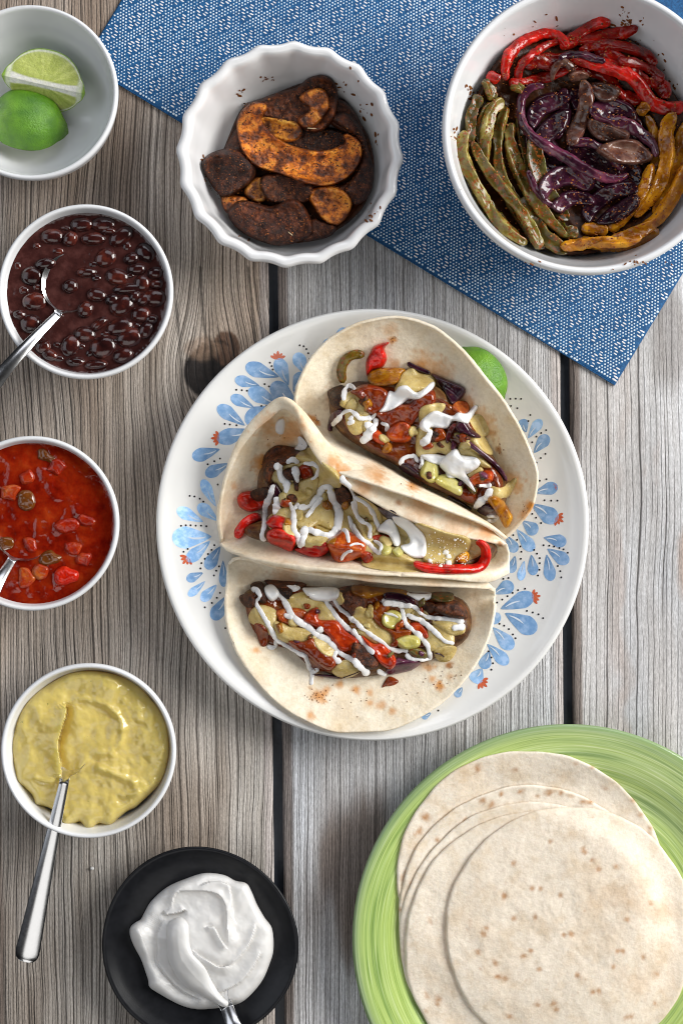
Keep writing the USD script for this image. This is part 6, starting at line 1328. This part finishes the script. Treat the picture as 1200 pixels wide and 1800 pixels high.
F('av', [(345, 540), (420, 500), (520, 500), (545, 570), (470, 612), (390, 595)], A8)
F('sa', [(455, 405), (560, 395), (605, 490), (585, 515), (500, 455)], A8, br=(1.5, 1.0, .9))
F('ol', [(450, 620), (540, 600), (600, 640), (590, 690), (500, 670)], A8, br=.9, th=.003)
F('on', [(660, 640), (700, 645), (740, 672)], A8, w=14, br=.5)
F('sa', [(240, 910), (290, 835), (365, 865), (330, 895), (260, 905)], A8, br=(.9, 1.2, 1), th=.0018)
bits(T3, [(450, 1050), (520, 1040), (640, 1050), (760, 1055), (810, 1085), (800, 1125), (740, 1160), (650, 1175), (560, 1160), (490, 1115)], 26, 5)
for p, w in (([(205, 230), (250, 235), (285, 290), (250, 350), (310, 450), (370, 560), (420, 660), (480, 700), (560, 750), (640, 790), (690, 830), (720, 910), (740, 960), (733, 1070)], [60, 38, 38, 45, 48, 45, 45, 48, 50, 42, 38]), ([(422, 680), (415, 735), (340, 725)], [40, 36, 50]), ([(740, 960), (800, 930)], [50, 50]),
             ([(395, 265), (450, 270), (510, 340), (550, 430), (610, 500), (720, 570), (790, 640), (880, 680), (940, 740), (1000, 800), (1100, 850), (1195, 942)], [80, 55, 55, 60, 58, 55, 58, 50, 48, 46, 44]), ([(490, 460), (570, 480)], [46, 50]), ([(800, 560), (835, 610)], [95, 80]), ([(965, 770), (935, 830), (1005, 865)], [45, 40, 62]),
             ([(850, 320), (920, 420), (1000, 520), (1100, 610), (1175, 695)], [48, 46, 46, 48, 42]), ([(930, 290), (965, 370), (1060, 460), (1195, 585)], [46, 40, 48, 46]), ([(640, 215), (600, 225), (520, 200)], [60, 70, 16])):
    F('cr', p, A7, w=w)
F('cr', [(325, 215), (390, 188), (450, 250), (440, 300), (390, 335), (340, 285)], A7, th=.004)
F('cr', [(660, 225), (720, 215), (960, 218), (972, 300), (900, 335), (840, 335), (760, 325), (700, 285)], A7, th=.0036, edge=9)
for p, w in (([(0, 360), (120, 470), (240, 550), (300, 600), (380, 620), (450, 622)], 38), ([(0, 440), (60, 530), (175, 645)], [36, 46, 42]), ([(0, 690), (60, 755), (130, 810)], [40, 55, 70]), ([(430, 640), (470, 680), (560, 690), (625, 680), (615, 600), (540, 500), (450, 420), (410, 370), (400, 280), (330, 230), (230, 220)], [50, 38, 36, 40, 48, 50, 46, 46, 40, 50, 60]),
             ([(240, 230), (380, 240), (510, 270), (560, 320), (610, 345), (740, 360), (905, 385)], [50, 60, 52, 26, 44, 44, 46]), ([(430, 330), (560, 380), (660, 460), (770, 550), (825, 558)], [36, 46, 46, 44, 34]), ([(800, 440), (910, 420)], [48, 60]), ([(200, 775), (275, 815)], [60, 64]), ([(250, 310), (330, 330), (370, 350)], [14, 24, 14])):
    F('cr', p, A8, w=w)
seasoning(T3, [(560, 1225, 30, 12, 8), (650, 1230, 14, 40, 14), (760, 1190, 22, 22, 16), (560, 1168, 14, 10, 6)], 3)

# ---- fillings of the middle taco
A4, A5, A6 = ((390, 710), 5.4545), ((400, 820), 5.0), ((620, 860), 4.286)
mound(T2, [(452, 860), (462, 818), (500, 795), (545, 800), (585, 838), (640, 872), (710, 908), (790, 938), (868, 955), (862, 985), (800, 1000), (700, 990), (620, 978), (560, 968), (500, 958), (440, 945), (430, 925), (470, 905)], .017, 41)
F = lambda k, p, a, **kw: fill(T2, k, p, a[0], a[1], **kw)
fill(T2, 'gu', [(480, 830), (560, 815), (620, 880), (700, 912), (800, 940), (850, 965), (800, 990), (700, 985), (600, 965), (520, 950), (470, 920), (500, 880)], (0, 0), 1.0, th=.0012, br=.9)
F('mu', [(400, 520), (470, 430), (560, 400), (740, 440), (720, 540), (600, 580), (500, 640), (450, 760), (400, 680)], A4, br=1.3)
F('on', [(440, 800), (520, 760), (600, 900), (620, 980), (540, 990), (480, 900)], A4, br=.3)
F('pep', [(150, 900), (200, 850), (300, 838), (420, 850), (400, 960), (360, 1012), (260, 1032), (170, 985)], A4, br=(1.0, 1.6, 1), th=.006)
F('mu', [(270, 850), (430, 800), (430, 900), (330, 930)], A4, br=.6, th=.0025)
F('pep', [(85, 635), (110, 560), (175, 480), (290, 450)], A5, w=82, th=.008, br=1.3)
F('pep', [(340, 490), (400, 430), (520, 460), (525, 560), (400, 545), (345, 505)], A5, br=1.2, th=.006)
F('pep', [(345, 590), (420, 545), (560, 585), (595, 660), (560, 745), (450, 705), (365, 665)], A5, br=(1.2, 1.6, 1), th=.006)
F('pep', [(590, 730), (700, 695), (860, 655), (885, 740), (800, 795), (690, 780)], A5, br=1.0, th=.006)
F('mu', [(930, 220), (1000, 170), (1095, 280), (1060, 350), (1000, 340), (950, 285)], A5, br=.9)
F('gu', [(720, 500), (850, 430), (950, 560), (1090, 650), (1125, 790), (1010, 750), (920, 790), (930, 640), (860, 550), (760, 540)], A4, th=.004)
F('gu', [(620, 800), (740, 750), (900, 700), (890, 830), (810, 910), (640, 945), (590, 870)], A4, th=.004)
F('gu', [(600, 470), (700, 420), (800, 330), (850, 240), (890, 330), (925, 450), (905, 540), (790, 500), (700, 560), (610, 510)], A5, th=.003)
F('gu', [(500, 500), (560, 470), (610, 580), (560, 600), (505, 560)], A5)
F('gu', [(680, 640), (760, 620), (880, 600), (860, 670), (780, 700), (690, 700)], A5)
F('sa', [(880, 660), (960, 600), (1020, 555), (1100, 590), (1200, 640), (1195, 770), (1050, 832), (940, 820), (900, 740)], A5, br=(1.6, 1.8, 1.0), th=.008, edge=14, label='glossy orange red tomato piece')
F('gu', [(20, 60), (180, 150), (210, 290), (130, 390), (60, 310), (20, 180)], A6, th=.003)
F('gu', [(100, 520), (190, 490), (300, 440), (440, 520), (470, 570), (550, 605), (400, 615), (200, 595), (80, 565)], A6, th=.003)
F('gu', [(480, 260), (700, 330), (860, 370), (870, 450), (780, 530), (700, 580), (600, 570), (530, 510), (530, 360)], A6, th=.004)
F('on', [(190, 140), (300, 160), (350, 210), (260, 220)], A6, br=.7)
F('sa', [(150, 355), (270, 350), (300, 410), (240, 400), (200, 400)], A6, br=(1.5, .8, .8))
F('sa', [(60, 480), (130, 480), (145, 530), (90, 550)], A6, br=(1.2, .7, .7))
F('av', [(195, 440), (240, 400), (285, 430), (285, 480), (230, 500)], A6)
F('av', [(300, 460), (350, 430), (380, 480), (340, 510)], A6)
F('sa', [(745, 610), (790, 585), (845, 610), (865, 680), (795, 715), (750, 690)], A4, br=(.9, .6, .6), th=.004)
F('mu', [(580, 650), (650, 615), (740, 640), (745, 720), (650, 730), (600, 700)], A4, br=.8, th=.004)
F('pep', [(455, 548), (560, 590), (700, 602), (850, 602), (960, 580), (1003, 500), (980, 420), (925, 395)], A6, w=56, th=.008, roll=20, br=1.35, lift=.002)
F('amb', [(780, 510), (850, 470), (880, 500), (850, 550), (790, 545)], A6, br=1.2)
bits(T2, [(470, 850), (520, 830), (580, 860), (660, 905), (740, 935), (760, 970), (680, 980), (600, 965), (520, 945), (480, 910)], 24, 6)
for p, w in (([(490, 600), (545, 600), (560, 690), (620, 760), (622, 860)], [90, 70, 70, 80, 40]), ([(620, 575), (680, 535), (735, 570)], [50, 70, 60]), ([(700, 595), (712, 680), (722, 760)], [70, 75, 30]), ([(780, 570), (870, 570), (925, 620), (900, 690), (850, 720)], [40, 50, 45, 45, 30])):
    F('cr', p, A4, w=w)
F('cr', [(540, 150), (600, 150), (590, 280), (530, 280), (510, 220)], A4, th=.002)
F('cr', [(730, 320), (760, 320), (815, 390), (780, 440), (700, 430), (730, 385)], A4, th=.002)
for p, w in (([(400, 155), (380, 240), (345, 330), (330, 420), (320, 520), (300, 600), (340, 650)], [50, 75, 70, 60, 50, 50, 52]), ([(430, 265), (430, 360), (400, 420)], [70, 90, 40]), ([(540, 310), (580, 420), (580, 540), (620, 620), (640, 715)], [34, 55, 55, 58, 62]), ([(625, 315), (580, 380)], [40, 45]),
             ([(620, 360), (720, 345), (790, 270), (850, 170), (890, 180), (930, 290), (980, 420), (965, 520), (890, 610), (760, 570), (650, 550)], [60, 50, 60, 55, 70, 80, 90, 80, 70, 70, 70]), ([(830, 270), (760, 360), (690, 445)], [40, 44, 36]), ([(670, 530), (670, 620), (640, 700)], [90, 80, 60]),
             ([(985, 90), (1090, 210), (1120, 320), (1130, 420), (1205, 490)], [70, 36, 32, 36, 40]), ([(1065, 430), (1090, 520), (1150, 620), (1205, 655)], [36, 44, 40, 36]), ([(1010, 550), (1050, 600), (1060, 675)], [50, 40, 28]), ([(1000, 830), (1040, 760), (1100, 740)], [24, 34, 24]), ([(1070, 700), (1160, 680), (1200, 705)], [26, 30, 26])):
    F('cr', p, A5, w=w)
for p, w in (([(10, 60), (110, 120), (160, 190), (200, 300), (320, 320)], [40, 42, 36, 40, 60]), ([(0, 90), (50, 220), (130, 290), (125, 375)], [36, 34, 36, 32]), ([(0, 260), (50, 360), (130, 420), (195, 480), (215, 440), (150, 385)], [32, 36, 36, 38, 30, 24])):
    F('cr', p, A6, w=w)
F('cr', [(185, 310), (250, 235), (300, 235), (345, 330), (355, 410), (315, 425), (270, 345)], A6, th=.003)
F('cr', [(300, 205), (400, 220), (485, 290), (545, 370), (545, 500), (460, 515), (380, 465), (365, 425), (430, 400), (400, 320), (325, 260)], A6, th=.0036)
rg = np.random.default_rng(12); cm = []
for _ in range(95):
    u, v_ = rg.uniform(0, 1), rg.uniform(0, 1)
    x, y = crop([(560 + 300 * u, 300 + 90 * u + v_ * (280 - 90 * u))], *A6[0], A6[1])[0]
    z = float(hm_at(np.array([x]), np.array([y]), 1)[0]); r = rg.uniform(.35, 1.3) / S
    cm.append(lump(W(x, y, z + r * .3), (r, r, r * .8), seed=int(rg.integers(90)), sub=1, rough=.3))
for x, y, r in ((700, 480, 28), (720, 510, 26), (650, 490, 14), (770, 380, 16), (720, 560, 30), (660, 580, 18), (580, 540, 20)):
    x, y = crop([(x, y)], *A6[0], A6[1])[0]; z = float(hm_at(np.array([x]), np.array([y]), 1)[0]); r = r / 4.286 / S / 1.3
    cm.append(lump(W(x, y, z), (r, r, r * .5), seed=int(x), sub=2, rough=.3))
put(T2, 'cheese_crumbs', join(*cm), MAT['crumb'], kind='stuff')

# ---- fillings of the top taco
B1, B2, B3 = ((560, 580), 6.0), ((740, 640), 6.0), ((700, 780), 5.4545)
mound(T1, [(578, 700), (600, 682), (640, 672), (700, 660), (760, 675), (800, 702), (832, 735), (850, 775), (875, 815), (890, 850), (888, 885), (868, 905), (840, 895), (790, 872), (740, 848), (690, 815), (640, 790), (590, 752)], .017, 51)
F = lambda k, p, a, **kw: fill(T1, k, p, a[0], a[1], **kw)
fill(T1, 'sa', [(610, 700), (660, 680), (740, 690), (800, 715), (835, 750), (860, 800), (885, 850), (870, 885), (820, 875), (760, 850), (700, 815), (640, 780), (605, 745)], (0, 0), 1.0, th=.0012, br=(.55, .8, .8))
F('mu', [(100, 650), (180, 600), (260, 590), (300, 700), (250, 840), (150, 800), (110, 720)], B1, br=.5)
F('ol', [(270, 560), (240, 440), (280, 320), (370, 260), (480, 280)], B1, w=100, th=.006, br=(1.2, 1.0, .5))
F('pep', [(510, 480), (500, 340), (540, 250), (590, 170), (735, 130), (690, 195), (715, 300), (670, 390), (560, 420)], B1, br=1.25, th=.006)
F('amb', [(515, 510), (550, 440), (690, 400), (905, 410), (870, 480), (820, 560), (650, 595), (560, 570)], B1, br=.85, th=.006)
F('mu', [(350, 560), (500, 550), (560, 620), (420, 650)], B1, br=.6)
F('on', [(930, 340), (990, 380), (1080, 420), (1180, 460)], B1, w=50, br=.5)
F('gu', [(860, 540), (900, 460), (980, 415), (1060, 470), (1210, 500), (1210, 580), (1100, 630), (960, 650), (820, 640)], B1, th=.005)
F('on', [(110, 100), (250, 155), (465, 262), (390, 390), (320, 415), (260, 310), (180, 190)], B2, br=.6, th=.005)
F('on', [(110, 950), (150, 870), (240, 840), (220, 940), (150, 1000), (140, 1060), (100, 1050)], B1, br=1.1)
F('gu', [(330, 660), (440, 650), (490, 760), (530, 890), (440, 910), (330, 830), (240, 790), (260, 730)], B1, th=.004)
F('gu', [(290, 850), (380, 870), (490, 960), (450, 1070), (370, 1090), (310, 1000)], B1, th=.003)
F('sa', [(340, 640), (480, 580), (600, 590), (730, 660), (690, 810), (610, 890), (520, 865), (470, 760), (400, 690)], B1, br=.75, th=.0045)
F('sa', [(610, 880), (720, 850), (830, 790), (960, 780), (1060, 680), (1210, 640), (1210, 790), (1060, 890), (960, 1010), (860, 990), (740, 1030), (660, 950)], B1, br=.8, th=.004)
F('sa', [(730, 1060), (860, 975), (970, 1020), (960, 1160), (830, 1180), (725, 1145)], B1, br=(1.5, 1.5, 1), th=.005)
F('sa', [(540, 1085), (620, 1055), (695, 1140), (695, 1205), (600, 1170)], B1, br=(1.7, 1.2, 1), th=.004)
F('gu', [(0, 480), (120, 430), (240, 430), (190, 510), (60, 580), (0, 630)], B2, th=.003)
F('gu', [(-20, 680), (90, 660), (150, 800), (260, 800), (345, 900), (430, 970), (300, 960), (200, 920), (60, 960), (-40, 940)], B2, th=.004)
F('gu', [(360, 740), (480, 750), (640, 765), (710, 870), (740, 940), (640, 910), (540, 860), (440, 800)], B2, th=.003)
F('gu', [(400, 880), (520, 900), (640, 1000), (720, 1080), (620, 1060), (560, 980), (440, 960)], B2, th=.003)
F('gu', [(520, 560), (620, 540), (690, 650), (705, 725), (620, 745), (520, 630)], B2, th=.0012, lift=-.0003)
F('gu', [(880, 420), (1000, 430), (1120, 340), (1060, 480), (980, 515), (880, 510)], B3, th=.002)
F('gu', [(660, 280), (760, 230), (800, 260), (740, 330), (690, 350)], B3, th=.003)
F('sa', [(150, 680), (210, 665), (265, 740), (250, 785), (135, 812)], B2, br=(1.2, 1.6, 1), th=.004)
F('sa', [(360, 405), (470, 400), (505, 480), (440, 515), (335, 475)], B2, br=(1.2, 1.8, 1.1), th=.002)
F('sa', [(675, 350), (780, 275), (895, 265), (895, 355), (780, 405), (740, 465)], B3, br=(1.7, 1.5, 1), th=.005)
F('sa', [(600, 430), (720, 465), (740, 525), (690, 575), (605, 530)], B3, br=.6)
F('on', [(350, 640), (440, 590), (520, 680), (625, 762), (560, 775), (380, 715)], B2, br=.7, th=.004)
F('on', [(275, 840), (310, 700), (370, 625)], B2, w=46, br=(1.6, 1.2, .6))
F('on', [(360, 745), (480, 820), (600, 910), (720, 1000), (820, 1100), (885, 1200), (900, 1240)], B2, w=42, th=.004, br=1.0, lift=.002)
F('on', [(0, 220), (80, 185), (200, 280), (250, 345), (110, 300)], B3, br=.5)
F('av', [(210, 290), (230, 200), (280, 155), (375, 205), (375, 335), (310, 375), (240, 330)], B3, th=.006)
F('av', [(370, 320), (480, 295), (605, 400), (595, 495), (480, 445), (365, 375)], B3, th=.005, br=.8)
F('on', [(470, 500), (600, 570), (705, 632)], B3, w=30, br=.2)
F('on', [(755, 640), (860, 585), (945, 650), (860, 695)], B3, br=.9)
F('amb', [(855, 535), (900, 498), (995, 540), (1070, 650), (1092, 720), (1030, 805), (960, 695), (905, 610)], B3, br=.95, th=.006)
bits(T1, [(610, 700), (680, 690), (760, 700), (810, 740), (850, 800), (870, 860), (830, 870), (760, 840), (690, 800), (620, 760)], 26, 7)
for p, w in (([(265, 745), (270, 640), (330, 590), (395, 640)], [46, 60, 58, 34]), ([(130, 1000), (190, 950), (250, 880), (310, 845), (380, 880), (440, 930), (560, 920), (605, 880)], [66, 55, 50, 46, 50, 56, 60, 40]), ([(330, 960), (360, 900)], [60, 40]), ([(480, 980), (560, 1040), (480, 1150), (440, 1180)], [60, 100, 110, 80]), ([(600, 920), (590, 1000), (540, 1060)], [60, 50, 60]), ([(650, 985), (725, 1010), (700, 1070)], [40, 60, 40]), ([(300, 990), (380, 960)], [50, 60])):
    F('cr', p, B1, w=w)
F('cr', [(690, 790), (740, 650), (800, 655), (840, 600), (930, 585), (1040, 660), (1200, 545), (1205, 610), (1060, 725), (950, 725), (880, 775), (760, 845), (640, 865)], B1, th=.003)
F('cr', [(-10, 610), (60, 540), (150, 490), (240, 520), (330, 545), (390, 510), (480, 520), (560, 435), (595, 460), (515, 585), (480, 625), (330, 595), (270, 675), (100, 665), (80, 720), (-10, 680)], B2, th=.0034)
F('cr', [(-10, 850), (60, 790), (110, 690)], B2, w=[90, 85, 60])
F('cr', [(-10, 960), (150, 950), (260, 965), (340, 900), (420, 960), (570, 980), (625, 1040), (580, 1090), (520, 1140), (400, 1190), (280, 1195), (230, 1080), (90, 1035)], B2, th=.0038, edge=8)
F('cr', [(395, 205), (440, 130), (500, 80), (560, 50), (620, 140), (760, 150), (772, 210), (700, 262), (640, 275), (682, 345), (742, 462), (690, 425), (600, 345), (470, 285)], B3, th=.0038, edge=8)
for p, w in (([(745, 630), (780, 560), (860, 490), (880, 420)], [70, 90, 80, 90]), ([(770, 405), (840, 400), (900, 400)], [34, 40, 60]), ([(845, 700), (900, 690), (955, 710), (900, 740), (850, 722)], [44, 40, 44, 38, 36]), ([(20, 210), (60, 130), (140, 120), (190, 180)], [50, 46, 44, 34]), ([(190, 240), (230, 170), (220, 110)], [20, 40, 40])):
    F('cr', p, B3, w=w)
seasoning(T1, [(550, 738, 10, 6, 4), (690, 597, 8, 5, 4), (876, 790, 6, 4, 6), (928, 892, 10, 8, 6), (735, 852, 12, 14, 5)], 4)
seasoning(T2, [(470, 830, 16, 8, 14), (500, 775, 8, 16, 12)], 5)
